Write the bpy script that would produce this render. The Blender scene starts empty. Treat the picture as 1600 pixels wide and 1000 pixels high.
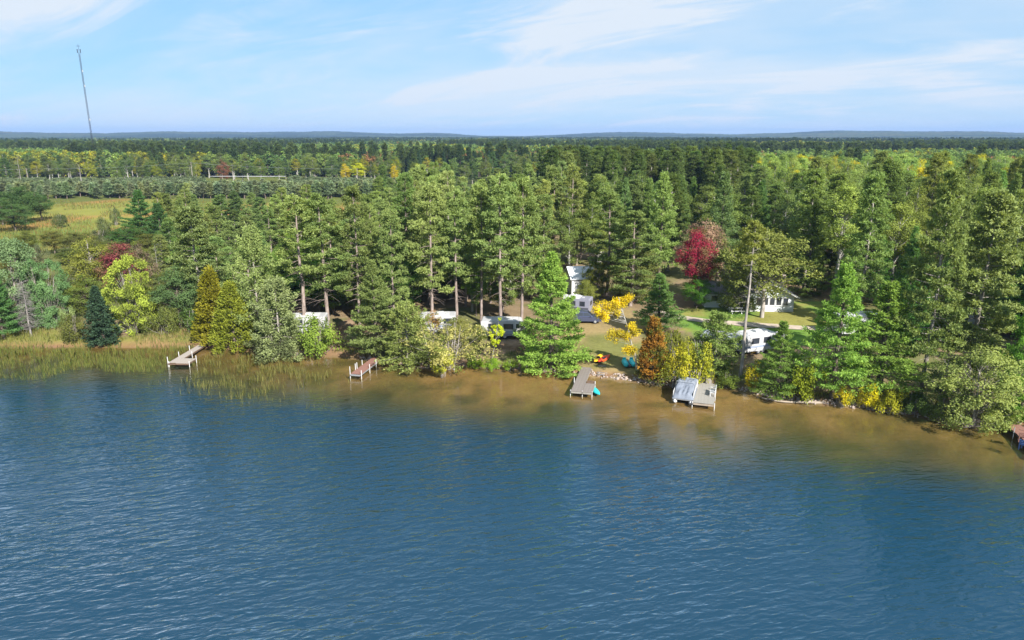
import bpy, bmesh, math, random
import numpy as np
from mathutils import Vector, Matrix
R = math.radians
sc = bpy.context.scene
COL = sc.collection
rng = np.random.RandomState(7)
random.seed(7)

# ------------------------------------------------------------------ camera
CAMH, FPX, PITCH = 27.0, 1087.0, R(14.8)
cam = bpy.data.cameras.new('camera'); camo = bpy.data.objects.new('camera', cam); COL.objects.link(camo)
cam.sensor_width = 36.0; cam.lens = FPX / 1600 * 36; cam.clip_start = 0.5; cam.clip_end = 40000
camo.location = (0, 0, CAMH); camo.rotation_euler = (R(90) - PITCH, 0, 0)
sc.camera = camo

# ------------------------------------------------------------------ light, sky, exposure
SUN_DIR = Vector((0.52, -0.84, 0.68)).normalized()      # towards the sun
sun = bpy.data.lights.new('sun', 'SUN'); suno = bpy.data.objects.new('sun', sun); COL.objects.link(suno)
sun.energy = 3.7; sun.angle = R(0.5); sun.color = (1.0, 0.955, 0.88)
suno.rotation_euler = SUN_DIR.to_track_quat('Z', 'Y').to_euler(); suno.location = (60, -30, 90)
w = bpy.data.worlds.new('World'); sc.world = w; w.use_nodes = True
nt = w.node_tree; nt.nodes.clear()
def nn(t, ty, **kw):
    n = t.nodes.new(ty)
    for k, v in kw.items(): setattr(n, k, v)
    return n
sky = nn(nt, 'ShaderNodeTexSky', sky_type='NISHITA', sun_disc=False)
sky.sun_elevation = math.asin(SUN_DIR.z); sky.sun_rotation = math.atan2(SUN_DIR.x, SUN_DIR.y)
sky.altitude = 300; sky.air_density = 1.0; sky.dust_density = 0.0; sky.ozone_density = 3.5
def mathn(t, op, a, b=None, c=None, clamp=False):
    n = t.nodes.new('ShaderNodeMath'); n.operation = op; n.use_clamp = clamp
    for i, v in enumerate((a, b, c)):
        if v is None: continue
        if isinstance(v, (int, float)): n.inputs[i].default_value = v
        else: t.links.new(v, n.inputs[i])
    return n.outputs[0]
def mixc(t, fac, a, b, blend='MIX'):
    n = t.nodes.new('ShaderNodeMix'); n.data_type = 'RGBA'; n.blend_type = blend
    for s, v in ((n.inputs[0], fac), (n.inputs[6], a), (n.inputs[7], b)):
        if hasattr(v, 'links'): t.links.new(v, s)
        elif isinstance(v, (int, float)): s.default_value = v
        else: s.default_value = (*v, 1) if len(v) == 3 else v
    return n.outputs[2]
def ramp(t, fac, stops, mode='LINEAR'):
    n = t.nodes.new('ShaderNodeValToRGB'); n.color_ramp.interpolation = mode
    e = n.color_ramp.elements
    while len(e) < len(stops): e.new(0.5)
    for q, (p, c) in zip(e, stops): q.position = p; q.color = (*c, 1) if len(c) == 3 else c
    t.links.new(fac, n.inputs[0]); return n.outputs[0]
def sky_nodes():
    tc = nn(nt, 'ShaderNodeTexCoord'); sep = nn(nt, 'ShaderNodeSeparateXYZ')
    nt.links.new(tc.outputs['Generated'], sep.inputs[0])
    # a flat cloud layer seen from below: direction projected on a plane overhead
    zz = mathn(nt, 'ADD', mathn(nt, 'ABSOLUTE', sep.outputs[2]), 0.16)
    cx = mathn(nt, 'DIVIDE', sep.outputs[0], zz); cy = mathn(nt, 'DIVIDE', sep.outputs[1], zz)
    def layer(scale, stretch, rot, off, detail, rough, lo, hi, dist=0.0):
        cb = nn(nt, 'ShaderNodeCombineXYZ'); nt.links.new(cx, cb.inputs[0]); nt.links.new(cy, cb.inputs[1])
        mv = nn(nt, 'ShaderNodeMapping'); nt.links.new(cb.outputs[0], mv.inputs[0]); mv.inputs['Rotation'].default_value = (0, 0, rot)
        mp = nn(nt, 'ShaderNodeMapping'); nt.links.new(mv.outputs[0], mp.inputs[0])
        mp.inputs['Scale'].default_value = (scale * stretch, scale, 1); mp.inputs['Location'].default_value = off
        no = nn(nt, 'ShaderNodeTexNoise'); nt.links.new(mp.outputs[0], no.inputs['Vector'])
        no.inputs['Scale'].default_value = 1.0; no.inputs['Detail'].default_value = detail; no.inputs['Roughness'].default_value = rough; no.inputs['Distortion'].default_value = dist
        mr = nn(nt, 'ShaderNodeMapRange', interpolation_type='SMOOTHSTEP'); nt.links.new(no.outputs[0], mr.inputs[0])
        mr.inputs[1].default_value = lo; mr.inputs[2].default_value = hi
        return mr.outputs[0]
    wisps = layer(1.8, 0.42, R(CLOUD_ROT), (3.1 + CLOUD_SEED, 0.4, 0), 9, 0.62, 0.42, 0.74, 0.9)
    big = layer(0.75, 0.6, R(CLOUD_ROT), (5.3, 2.2 + CLOUD_SEED * 1.7, 0), 3, 0.5, 0.38, 0.58, 0.6)
    veil = layer(0.45, 0.45, R(CLOUD_ROT - 8), (1.7 + CLOUD_SEED, 7.7, 0), 5, 0.6, 0.37, 0.68, 0.5)
    cl = mathn(nt, 'ADD', mathn(nt, 'MULTIPLY', wisps, mathn(nt, 'MULTIPLY_ADD', big, 0.95, 0.2)), mathn(nt, 'MULTIPLY', veil, 0.75), clamp=True)
    hsv = nn(nt, 'ShaderNodeHueSaturation'); nt.links.new(sky.outputs[0], hsv.inputs['Color'])
    hsv.inputs['Saturation'].default_value = SKY_SAT; hsv.inputs['Value'].default_value = 1.0
    air = mixc(nt, AIRMIX, hsv.outputs[0], AIR)
    col = mixc(nt, mathn(nt, 'MULTIPLY', cl, 0.93), air, CLOUD)
    bg = nn(nt, 'ShaderNodeBackground'); bg.inputs[1].default_value = 0.06
    nt.links.new(col, bg.inputs[0])
    out = nn(nt, 'ShaderNodeOutputWorld'); nt.links.new(bg.outputs[0], out.inputs[0])
SKY_SAT = 1.15; CLOUD = (3.95, 4.3, 4.7); AIR = (1.6, 3.05, 4.5); AIRMIX = 0.86; CLOUD_SEED = 6.0; CLOUD_ROT = 35
sky_nodes()
sc.view_settings.view_transform = 'Standard'; sc.view_settings.look = 'None'
sc.view_settings.exposure = 1.78; sc.view_settings.gamma = 1.0; sc.view_settings.use_curve_mapping = False
sc.cycles.max_bounces = 6; sc.cycles.diffuse_bounces = 4; sc.cycles.glossy_bounces = 3; sc.cycles.transmission_bounces = 4
sc.cycles.transparent_max_bounces = 8; sc.cycles.volume_bounces = 0
sc.cycles.caustics_reflective = False; sc.cycles.caustics_refractive = False
sc.cycles.use_denoising = True

# ------------------------------------------------------------------ numpy noise and pixel/ground geometry
def _hash(i, j, seed):
    n = (i.astype(np.int64) * 374761393 + j.astype(np.int64) * 668265263 + seed * 1274126177) & 0x7fffffff
    n = ((n ^ (n >> 13)) * 1274126177) & 0x7fffffff
    return ((n ^ (n >> 16)) & 0xffff) / 65535.0
def vnoise(x, y, seed=0):
    x = np.asarray(x, float); y = np.asarray(y, float)
    i = np.floor(x); j = np.floor(y); fx = x - i; fy = y - j
    fx = fx * fx * (3 - 2 * fx); fy = fy * fy * (3 - 2 * fy)
    a = _hash(i, j, seed); b = _hash(i + 1, j, seed); c = _hash(i, j + 1, seed); d = _hash(i + 1, j + 1, seed)
    return (a * (1 - fx) + b * fx) * (1 - fy) + (c * (1 - fx) + d * fx) * fy
def fbm(x, y, seed=0, oct=4):
    s = 0; a = 0.5; t = 0
    for o in range(oct):
        s = s + a * vnoise(x * 2 ** o + 17.3 * o, y * 2 ** o - 9.1 * o, seed + o); t += a; a *= 0.5
    return s / t
def sst(x): x = np.clip(x, 0, 1); return x * x * (3 - 2 * x)
def pix_dir(px, py):
    u = (px - 800) / FPX; v = (500 - py) / FPX
    return np.array([u, math.cos(PITCH) + v * math.sin(PITCH), -math.sin(PITCH) + v * math.cos(PITCH)])
def G0(px, py, z=0.0):
    d = pix_dir(px, py); t = (z - CAMH) / d[2]; return np.array([d[0] * t, d[1] * t, z])
def project(p):
    x, y, z = p[0], p[1], p[2] - CAMH
    dep = y * math.cos(PITCH) - z * math.sin(PITCH); up = y * math.sin(PITCH) + z * math.cos(PITCH)
    return 800 + FPX * x / dep, 500 - FPX * up / dep
SHORE_PX = [(-60, 544), (0, 543), (120, 543), (230, 543), (330, 542), (400, 552), (450, 558), (530, 558), (570, 562), (600, 567), (650, 575), (700, 576), (730, 572), (800, 577), (850, 580), (900, 585),
            (960, 592), (1000, 598), (1040, 603), (1080, 605), (1120, 604), (1160, 611), (1200, 621), (1250, 628), (1300, 633), (1350, 638), (1400, 646), (1450, 653), (1500, 663), (1550, 668), (1580, 664), (1600, 667), (1660, 680)]
_sw = np.array([G0(a, b) for a, b in SHORE_PX])
_sx = np.concatenate([[-6000, -400, -150], _sw[:, 0], [75, 110, 160, 400, 6000]]); _sy = np.concatenate([[150, 120, 94], _sw[:, 1], [45, 20, -40, -160, -400]])
def S(x): return np.interp(x, _sx, _sy) + 0.5 * (fbm(np.asarray(x) * 0.35, np.asarray(x) * 0 + 3.3, 5, 3) - 0.5)
_shx = [-120, -62, -45, -32, -24, -8, 4, 12, 20, 27, 34, 42, 50, 70]; _shw = [5, 6, 7.5, 9.5, 11, 12.5, 13.5, 15.5, 15, 12, 9.5, 10, 12, 13]
def ridge(az, seed): return fbm(az * 7.0, az * 0 + seed, 40 + seed, 4)
def H(x, y):
    x = np.asarray(x, float); y = np.asarray(y, float)
    s = y - S(x)
    land = 0.05 + 0.55 * sst(s / 1.3) + 1.2 * sst(s / 18) + 0.7 * sst((s - 12) / 60) + 0.16 * (fbm(x * 0.2, y * 0.2, 3, 3) - 0.5) * sst(s / 5)
    land = land + 5.0 * np.exp(-((y - 352) / 11.0) ** 2) * np.exp(-((x + 131) / 44.0) ** 8)
    far = sst((y - 500) / 900)
    land = land + far * 7 * (fbm(x / 420, y / 420, 11, 3) - 0.5)
    r = np.sqrt(x * x + y * y); az = np.arctan2(x, y)
    hill = sst((r - 3600) / 2400)
    hh = 6 + 84 * ridge(az, 1) + 26 * sst((-az - 0.48) / 0.12) + 16 * sst((az - 0.10) / 0.12) * sst((0.75 - az) / 0.3) - 18 * np.exp(-((az + 0.05) / 0.16) ** 2)
    land = land + hill * hh * (0.82 + 0.36 * fbm(x / 900, y / 900, 23, 3)) * 0.62 * sst(y / 2000)
    d = -s; sh = np.interp(x, _shx, _shw) + 9.0 * (fbm(x * 0.11, y * 0.11, 9, 3) - 0.5)
    bed = -(0.10 * sst(d / 0.8) + 0.62 * sst(d / (sh + 2)) + 5.0 * sst((d - sh * 0.60) / 20.0)) + 0.05 + 0.12 * (fbm(x * 0.5, y * 0.5, 31, 3) - 0.5) * sst(d / 3)
    return np.where(s > 0, land, bed)
def H1(x, y): return float(H(np.array([x]), np.array([y]))[0])
def G(px, py):
    z = 0.0
    for _ in range(12):
        p = G0(px, py, z); z = 0.5 * z + 0.5 * H1(p[0], p[1])
    p = G0(px, py, z); p[2] = H1(p[0], p[1]); return p
def inpoly(x, y, poly):
    x = np.asarray(x); y = np.asarray(y); c = np.zeros(x.shape, bool); n = len(poly)
    for i in range(n):
        x1, y1 = poly[i][:2]; x2, y2 = poly[(i + 1) % n][:2]
        cond = ((y1 > y) != (y2 > y)); c ^= cond & (x < (x2 - x1) * (y - y1) / (y2 - y1 + 1e-12) + x1)
    return c
def wpoly(pp): return [tuple(G(a, b)[:2]) for a, b in pp]
LAWN1 = wpoly([(868, 545), (880, 500), (905, 480), (990, 480), (1010, 520), (1003, 598), (960, 593), (925, 586), (875, 582)])
LAWN2 = wpoly([(1045, 490), (1100, 470), (1180, 482), (1290, 470), (1330, 500), (1320, 530), (1250, 540), (1140, 545), (1100, 525), (1060, 515)])
MEADOW = wpoly([(-120, 395), (-120, 352), (20, 340), (70, 315), (210, 314), (430, 317), (640, 319), (600, 332), (450, 335), (330, 338), (230, 345), (165, 372), (115, 392), (0, 400)])
DIRT = wpoly([(520, 510), (545, 500), (585, 505), (582, 530), (560, 556), (530, 556)])
DIRT2 = wpoly([(778, 535), (800, 520), (850, 525), (850, 550), (790, 556)])
SHOREGRASS = wpoly([(-60, 545), (-60, 512), (60, 515), (110, 528), (210, 522), (300, 512), (318, 525), (330, 542)])

# ------------------------------------------------------------------ mesh helpers
def mesh_np(name, V, Fs, attrs=None, midx=None, smooth=False):
    me = bpy.data.meshes.new(name); V = np.ascontiguousarray(V, np.float32)
    me.vertices.add(len(V)); me.vertices.foreach_set('co', V.ravel())
    Fs = [np.asarray(f, np.int32) for f in Fs if len(f)]
    lt = np.concatenate([np.full(len(f), f.shape[1], np.int32) for f in Fs]); lv = np.concatenate([f.ravel() for f in Fs])
    ls = np.concatenate([[0], np.cumsum(lt)[:-1]]).astype(np.int32)
    me.loops.add(len(lv)); me.loops.foreach_set('vertex_index', lv)
    me.polygons.add(len(lt)); me.polygons.foreach_set('loop_start', ls)
    if midx is not None: me.polygons.foreach_set('material_index', np.ascontiguousarray(midx, np.int32))
    if smooth: me.polygons.foreach_set('use_smooth', np.ones(len(lt), bool))
    me.update(calc_edges=True)
    for k, (dom, ty, val) in (attrs or {}).items():
        a = me.attributes.new(k, ty, dom)
        a.data.foreach_set('color' if ty == 'FLOAT_COLOR' else ('vector' if ty == 'FLOAT_VECTOR' else 'value'), np.ascontiguousarray(val, np.float32 if ty != 'INT' else np.int32).ravel())
    return me
def link(name, me, parent=None, mats=(), loc=None):
    o = bpy.data.objects.new(name, me); COL.objects.link(o)
    if me is not None and mats and not me.materials:
        for m in (mats if isinstance(mats, (list, tuple)) else [mats]): me.materials.append(m)
    if parent is not None: o.parent = parent
    if loc is not None: o.location = loc
    return o
def tag(o, label=None, cat=None, group=None, kind=None):
    if label: o['label'] = label
    if cat: o['category'] = cat
    if group: o['group'] = group
    if kind: o['kind'] = kind
    return o
def thing(name, label, cat, loc=(0, 0, 0), rotz=0.0, group=None):
    o = bpy.data.objects.new(name, None); COL.objects.link(o); o.empty_display_size = 0.3
    o.location = loc; o.rotation_euler = (0, 0, rotz); return tag(o, label, cat, group)
class MB:
    def __init__(s): s.v = []; s.f = []
    def add(s, V, F):
        k = len(s.v); s.v += [tuple(map(float, p)) for p in V]; s.f += [tuple(k + i for i in f) for f in F]; return s
    def box(s, c, d, rz=0.0, bev=0.0, ry=0.0, rx=0.0):
        bm = bmesh.new(); bmesh.ops.create_cube(bm, size=1.0)
        bmesh.ops.scale(bm, vec=Vector(d), verts=bm.verts)
        if bev > 0: bmesh.ops.bevel(bm, geom=bm.edges[:], offset=bev, segments=2, affect='EDGES', profile=0.7)
        M = Matrix.Translation(Vector(c)) @ Matrix.Rotation(rz, 4, 'Z') @ Matrix.Rotation(ry, 4, 'Y') @ Matrix.Rotation(rx, 4, 'X')
        bmesh.ops.transform(bm, matrix=M, verts=bm.verts); bm.verts.index_update()
        s.add([v.co for v in bm.verts], [[v.index for v in f.verts] for f in bm.faces]); bm.free(); return s
    def loft(s, rings, cap=True):
        n = len(rings[0]); V = [p for r in rings for p in r]; F = []
        for i in range(len(rings) - 1):
            for j in range(n): F.append((i * n + j, i * n + (j + 1) % n, (i + 1) * n + (j + 1) % n, (i + 1) * n + j))
        if cap: F.append(tuple(range(n - 1, -1, -1))); F.append(tuple((len(rings) - 1) * n + j for j in range(n)))
        return s.add(V, F)
    def tube(s, pts, r, n=6, cap=True):
        V, F = tube_np(np.array(pts, float), r, n); k = len(pts)
        s.add(V, F)
        if cap:
            s.f.append(tuple(len(s.v) - k * n + j for j in range(n - 1, -1, -1))); s.f.append(tuple(len(s.v) - n + j for j in range(n)))
        return s
    def prism(s, poly, axis, a, b):      # poly in the two other axes, extruded from a to b
        def P(p, t): return {0: (t, p[0], p[1]), 1: (p[0], t, p[1]), 2: (p[0], p[1], t)}[axis]
        n = len(poly); V = [P(p, a) for p in poly] + [P(p, b) for p in poly]
        F = [(i, (i + 1) % n, n + (i + 1) % n, n + i) for i in range(n)] + [tuple(range(n - 1, -1, -1)), tuple(range(n, 2 * n))]
        return s.add(V, F)
    def build(s, name, mat, parent=None, loc=None, smooth=False):
        me = bpy.data.meshes.new(name); me.from_pydata(s.v, [], s.f)
        bm = bmesh.new(); bm.from_mesh(me); bmesh.ops.recalc_face_normals(bm, faces=bm.faces); bm.to_mesh(me); bm.free()
        if smooth:
            for p in me.polygons: p.use_smooth = True
        return link(name, me, parent, mat, loc)
def tube_np(P, r, n=5):
    K = len(P); r = np.broadcast_to(np.asarray(r, float), (K,))
    T = np.gradient(P, axis=0); T /= np.linalg.norm(T, axis=1, keepdims=True) + 1e-9
    ref = np.where(np.abs(T[:, 2:3]) > 0.9, np.array([[1.0, 0, 0]]), np.array([[0, 0, 1.0]]))
    A = np.cross(T, ref); A /= np.linalg.norm(A, axis=1, keepdims=True) + 1e-9; B = np.cross(T, A)
    th = np.arange(n) * 2 * math.pi / n
    V = P[:, None, :] + r[:, None, None] * (np.cos(th)[None, :, None] * A[:, None, :] + np.sin(th)[None, :, None] * B[:, None, :])
    i = np.arange(K - 1)[:, None] * n; j = np.arange(n)[None, :]; j2 = (j + 1) % n
    F = np.stack([i + j, i + j2, i + n + j2, i + n + j], -1).reshape(-1, 4)
    return V.reshape(-1, 3), F
def unit(a): return a / (np.linalg.norm(a, axis=-1, keepdims=True) + 1e-9)

# ------------------------------------------------------------------ materials
def new_mat(name):
    m = bpy.data.materials.new(name); m.use_nodes = True; m.node_tree.nodes.clear(); return m, m.node_tree
def out(t, s): o = nn(t, 'ShaderNodeOutputMaterial'); t.links.new(s, o.inputs[0])
def plain(name, c, rough=0.6, spec=0.4, metal=0.0, var=0.12, scale=6.0, bump=0.0, coat=0.0):
    m, t = new_mat(name); b = nn(t, 'ShaderNodeBsdfPrincipled')
    tc = nn(t, 'ShaderNodeTexCoord'); no = nn(t, 'ShaderNodeTexNoise'); no.inputs['Scale'].default_value = scale; no.inputs['Detail'].default_value = 5
    t.links.new(tc.outputs['Object'], no.inputs['Vector'])
    t.links.new(mixc(t, no.outputs[0], tuple(v * (1 - var * 1.6) for v in c), tuple(min(1, v * (1 + var)) for v in c)), b.inputs['Base Color'])
    b.inputs['Roughness'].default_value = rough; b.inputs['Metallic'].default_value = metal; b.inputs['Specular IOR Level'].default_value = spec; b.inputs['Coat Weight'].default_value = coat
    if bump:
        bp = nn(t, 'ShaderNodeBump'); bp.inputs['Strength'].default_value = bump; bp.inputs['Distance'].default_value = 0.02
        t.links.new(no.outputs[0], bp.inputs['Height']); t.links.new(bp.outputs[0], b.inputs['Normal'])
    out(t, b.outputs[0]); return m
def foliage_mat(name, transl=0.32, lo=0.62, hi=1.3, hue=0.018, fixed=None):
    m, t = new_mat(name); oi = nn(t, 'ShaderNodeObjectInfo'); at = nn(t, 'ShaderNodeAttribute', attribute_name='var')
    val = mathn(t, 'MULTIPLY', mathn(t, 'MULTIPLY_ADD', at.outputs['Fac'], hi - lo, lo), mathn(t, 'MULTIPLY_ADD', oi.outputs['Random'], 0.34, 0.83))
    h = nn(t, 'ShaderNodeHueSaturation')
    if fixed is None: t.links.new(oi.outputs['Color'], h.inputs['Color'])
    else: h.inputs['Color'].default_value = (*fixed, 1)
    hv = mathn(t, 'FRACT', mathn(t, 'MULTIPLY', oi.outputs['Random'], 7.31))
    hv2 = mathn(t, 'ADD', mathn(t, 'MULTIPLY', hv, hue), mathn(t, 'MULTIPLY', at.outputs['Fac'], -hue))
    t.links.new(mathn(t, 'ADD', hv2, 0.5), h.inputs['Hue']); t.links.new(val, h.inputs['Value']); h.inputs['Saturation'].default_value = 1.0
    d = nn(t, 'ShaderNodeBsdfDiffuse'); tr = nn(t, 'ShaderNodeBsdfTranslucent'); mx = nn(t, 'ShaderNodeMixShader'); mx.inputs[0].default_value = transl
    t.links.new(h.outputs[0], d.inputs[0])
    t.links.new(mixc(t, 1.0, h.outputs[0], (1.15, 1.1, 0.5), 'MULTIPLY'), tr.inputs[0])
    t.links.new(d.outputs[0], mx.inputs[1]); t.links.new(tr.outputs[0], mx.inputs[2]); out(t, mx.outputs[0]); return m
def autumn_mat(name, turn, share):
    """leaves that have partly turned: clumps of the old colour among the new"""
    m, t = new_mat(name); oi = nn(t, 'ShaderNodeObjectInfo'); at = nn(t, 'ShaderNodeAttribute', attribute_name='var'); tc = nn(t, 'ShaderNodeTexCoord')
    no = nn(t, 'ShaderNodeTexNoise'); no.inputs['Scale'].default_value = 0.55; no.inputs['Detail'].default_value = 3; t.links.new(tc.outputs['Object'], no.inputs['Vector'])
    f = mathn(t, 'ADD', mathn(t, 'MULTIPLY', no.outputs[0], 1.0), mathn(t, 'MULTIPLY', at.outputs['Fac'], 0.28))
    mr = nn(t, 'ShaderNodeMapRange', interpolation_type='SMOOTHSTEP'); t.links.new(f, mr.inputs[0]); mr.inputs[1].default_value = 0.50 + (1 - share) * 0.22; mr.inputs[2].default_value = 0.66 + (1 - share) * 0.22
    c = mixc(t, mr.outputs[0], oi.outputs['Color'], turn); h = nn(t, 'ShaderNodeHueSaturation'); t.links.new(c, h.inputs['Color']); t.links.new(mathn(t, 'MULTIPLY_ADD', at.outputs['Fac'], 0.75, 0.6), h.inputs['Value'])
    d = nn(t, 'ShaderNodeBsdfDiffuse'); tr = nn(t, 'ShaderNodeBsdfTranslucent'); mx = nn(t, 'ShaderNodeMixShader'); mx.inputs[0].default_value = 0.38
    for q in (d, tr): t.links.new(h.outputs[0], q.inputs[0])
    t.links.new(d.outputs[0], mx.inputs[1]); t.links.new(tr.outputs[0], mx.inputs[2]); out(t, mx.outputs[0]); return m
def bark_mat(name, a, b, scale=5):
    m, t = new_mat(name); tc = nn(t, 'ShaderNodeTexCoord'); mp = nn(t, 'ShaderNodeMapping'); mp.inputs['Scale'].default_value = (1, 1, 0.25)
    t.links.new(tc.outputs['Object'], mp.inputs[0]); no = nn(t, 'ShaderNodeTexNoise'); no.inputs['Scale'].default_value = scale; no.inputs['Detail'].default_value = 6
    t.links.new(mp.outputs[0], no.inputs['Vector']); d = nn(t, 'ShaderNodeBsdfDiffuse')
    t.links.new(ramp(t, no.outputs[0], [(0.3, a), (0.7, b)]), d.inputs[0]); out(t, d.outputs[0]); return m
M = {}
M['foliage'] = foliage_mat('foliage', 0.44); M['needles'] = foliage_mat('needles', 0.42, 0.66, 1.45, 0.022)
M['turn_green'] = autumn_mat('leaves_part_green', (0.12, 0.15, 0.03), 0.55); M['turn_brown'] = autumn_mat('leaves_part_brown', (0.16, 0.10, 0.05), 0.5); M['turn_yellow'] = autumn_mat('leaves_part_yellow', (0.36, 0.30, 0.03), 0.6)
M['bark_red'] = bark_mat('bark_red_pine', (0.13, 0.10, 0.085), (0.30, 0.245, 0.22))
M['bark_grey'] = bark_mat('bark_grey', (0.14, 0.12, 0.10), (0.36, 0.33, 0.30))
M['bark_dark'] = bark_mat('bark_dark', (0.07, 0.055, 0.045), (0.17, 0.14, 0.12))
M['bark_birch'] = bark_mat('bark_birch', (0.16, 0.15, 0.13), (0.34, 0.33, 0.30), 3)
M['dead_wood'] = bark_mat('dead_wood', (0.15, 0.135, 0.125), (0.28, 0.26, 0.245))
# ------------------------------------------------------------------ ground (with the lake bed), one sheet to the horizon
def graded(lo, hi, step, far_lo, far_hi, g=1.13):
    a = list(np.arange(lo, hi + 1e-6, step)); s = step; x = a[-1]
    while x < far_hi: s = min(s * g, 450); x += s; a.append(x)
    s = step; x = a[0]; b = []
    while x > far_lo: s = min(s * g, 450); x -= s; b.append(x)
    return np.array(b[::-1] + a)
def grid_mesh(xs, ys, zf):
    X, Y = np.meshgrid(xs, ys); Z = zf(X, Y); n = len(xs)
    i = np.arange(len(ys) - 1)[:, None] * n; j = np.arange(n - 1)[None, :]
    F = np.stack([i + j, i + j + 1, i + n + j + 1, i + n + j], -1).reshape(-1, 4)
    return X.ravel(), Y.ravel(), Z.ravel(), F
def ground_colour(x, y, z):
    s = y - S(x); n1 = fbm(x * 0.15, y * 0.15, 51, 4); n2 = fbm(x * 0.6, y * 0.6, 61, 3); n3 = fbm(x * 0.03, y * 0.03, 71, 3)
    wx = x + 5 * (fbm(x * 0.25, y * 0.25, 81, 2) - 0.5); wy = y + 5 * (fbm(x * 0.25, y * 0.25, 91, 2) - 0.5)
    mx = x + 16 * (fbm(x * 0.05, y * 0.05, 83, 3) - 0.5); my = y + 22 * (fbm(x * 0.05, y * 0.05, 93, 3) - 0.5)
    def mix(c, d, k): k = np.asarray(k)[:, None]; return c * (1 - k) + np.asarray(d) * k
    c = np.tile(np.array([[0.19, 0.14, 0.085]]), (len(x), 1))
    c = mix(c, [0.095, 0.115, 0.035], sst((n1 - 0.45) * 6) * 0.7)
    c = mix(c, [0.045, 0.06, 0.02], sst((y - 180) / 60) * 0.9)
    c = mix(c, [0.105, 0.12, 0.035], sst((-x - 36) / 8) * sst((s - 6) / 8) * 0.85)
    l1 = inpoly(wx, wy, LAWN1); c = np.where(l1[:, None], mix(np.tile([[0.235, 0.175, 0.082]], (len(x), 1)), [0.135, 0.135, 0.045], sst((n1 - 0.50) * 5)), c)
    l2 = inpoly(wx, wy, LAWN2); c = np.where(l2[:, None], mix(np.tile([[0.20, 0.19, 0.055]], (len(x), 1)), [0.105, 0.185, 0.035], sst((n1 - 0.38) * 5)), c)
    for D in (DIRT, DIRT2):
        dd = inpoly(wx, wy, D); c = np.where(dd[:, None], mix(np.tile([[0.27, 0.19, 0.125]], (len(x), 1)), [0.15, 0.10, 0.06], sst((n2 - 0.4) * 5)), c)
    sg = inpoly(wx, wy, SHOREGRASS); c = np.where(sg[:, None], mix(np.tile([[0.17, 0.165, 0.045]], (len(x), 1)), [0.24, 0.15, 0.08], sst((n1 - 0.5) * 5)), c)
    md = inpoly(mx, my, MEADOW)
    mc = mix(np.tile([[0.19, 0.185, 0.045]], (len(x), 1)), [0.12, 0.155, 0.04], sst((fbm(x * .07, y * .035, 121, 3) - 0.44) * 6)); mc = mix(mc, [0.27, 0.15, 0.055], sst((fbm(x * .05, y * .03, 131, 3) - 0.55) * 8))
    c = np.where(md[:, None], mc, c)
    bank = np.exp(-((s - 0.35) / 0.6) ** 2); c = mix(c, [0.175, 0.092, 0.055], np.clip(bank * 0.9, 0, 1) * (s > -0.3))
    d = np.clip(-z, 0, 9)
    bed = mix(np.tile([[0.205, 0.142, 0.072]], (len(x), 1)), [0.135, 0.105, 0.050], sst((n1 - 0.4) * 4)); bed = mix(bed, [0.035, 0.035, 0.02], sst((fbm(x * 0.22, y * 0.34, 141, 3) - 0.57) * 9) * sst((d - 0.25) / 0.3) * 0.8)
    bed = mix(bed, [0.120, 0.102, 0.042], sst((x - 22) / 15) * 0.75); bed = mix(bed, [0.105, 0.082, 0.036], sst((-x - 14) / 16) * 0.8)
    pt = fbm(x * 0.32 + 5, y * 0.5, 151, 4); bed = mix(bed, [0.07, 0.068, 0.032], sst((pt - 0.50) * 6) * 0.6); bed = mix(bed, [0.26, 0.19, 0.10], sst((0.40 - pt) * 7) * 0.5)
    c = np.where((s < -0.1)[:, None], bed, c)
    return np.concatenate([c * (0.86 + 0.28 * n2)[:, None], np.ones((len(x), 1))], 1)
def ground_mat():
    m, t = new_mat('ground'); at = nn(t, 'ShaderNodeAttribute', attribute_name='soil'); tc = nn(t, 'ShaderNodeTexCoord')
    no = nn(t, 'ShaderNodeTexNoise'); no.inputs['Scale'].default_value = 2.3; no.inputs['Detail'].default_value = 7; no.inputs['Roughness'].default_value = 0.7; t.links.new(tc.outputs['Object'], no.inputs['Vector'])
    b = nn(t, 'ShaderNodeBsdfDiffuse'); t.links.new(mixc(t, 1.0, at.outputs['Color'], ramp(t, no.outputs[0], [(0.25, (0.74, 0.74, 0.74)), (0.75, (1.22, 1.22, 1.22))]), 'MULTIPLY'), b.inputs[0])
    bp = nn(t, 'ShaderNodeBump'); bp.inputs['Strength'].default_value = 0.3; bp.inputs['Distance'].default_value = 0.06; t.links.new(no.outputs[0], bp.inputs['Height']); t.links.new(bp.outputs[0], b.inputs['Normal'])
    out(t, b.outputs[0]); return m
xs = graded(-85, 75, 0.7, -11000, 11000); ys = graded(44, 132, 0.7, -700, 12500)
gx, gy, gz, gf = grid_mesh(xs, ys, H)
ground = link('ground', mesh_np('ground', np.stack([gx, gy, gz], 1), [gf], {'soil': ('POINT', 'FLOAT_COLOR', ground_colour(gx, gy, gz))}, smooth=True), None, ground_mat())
tag(ground, kind='structure')

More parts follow.
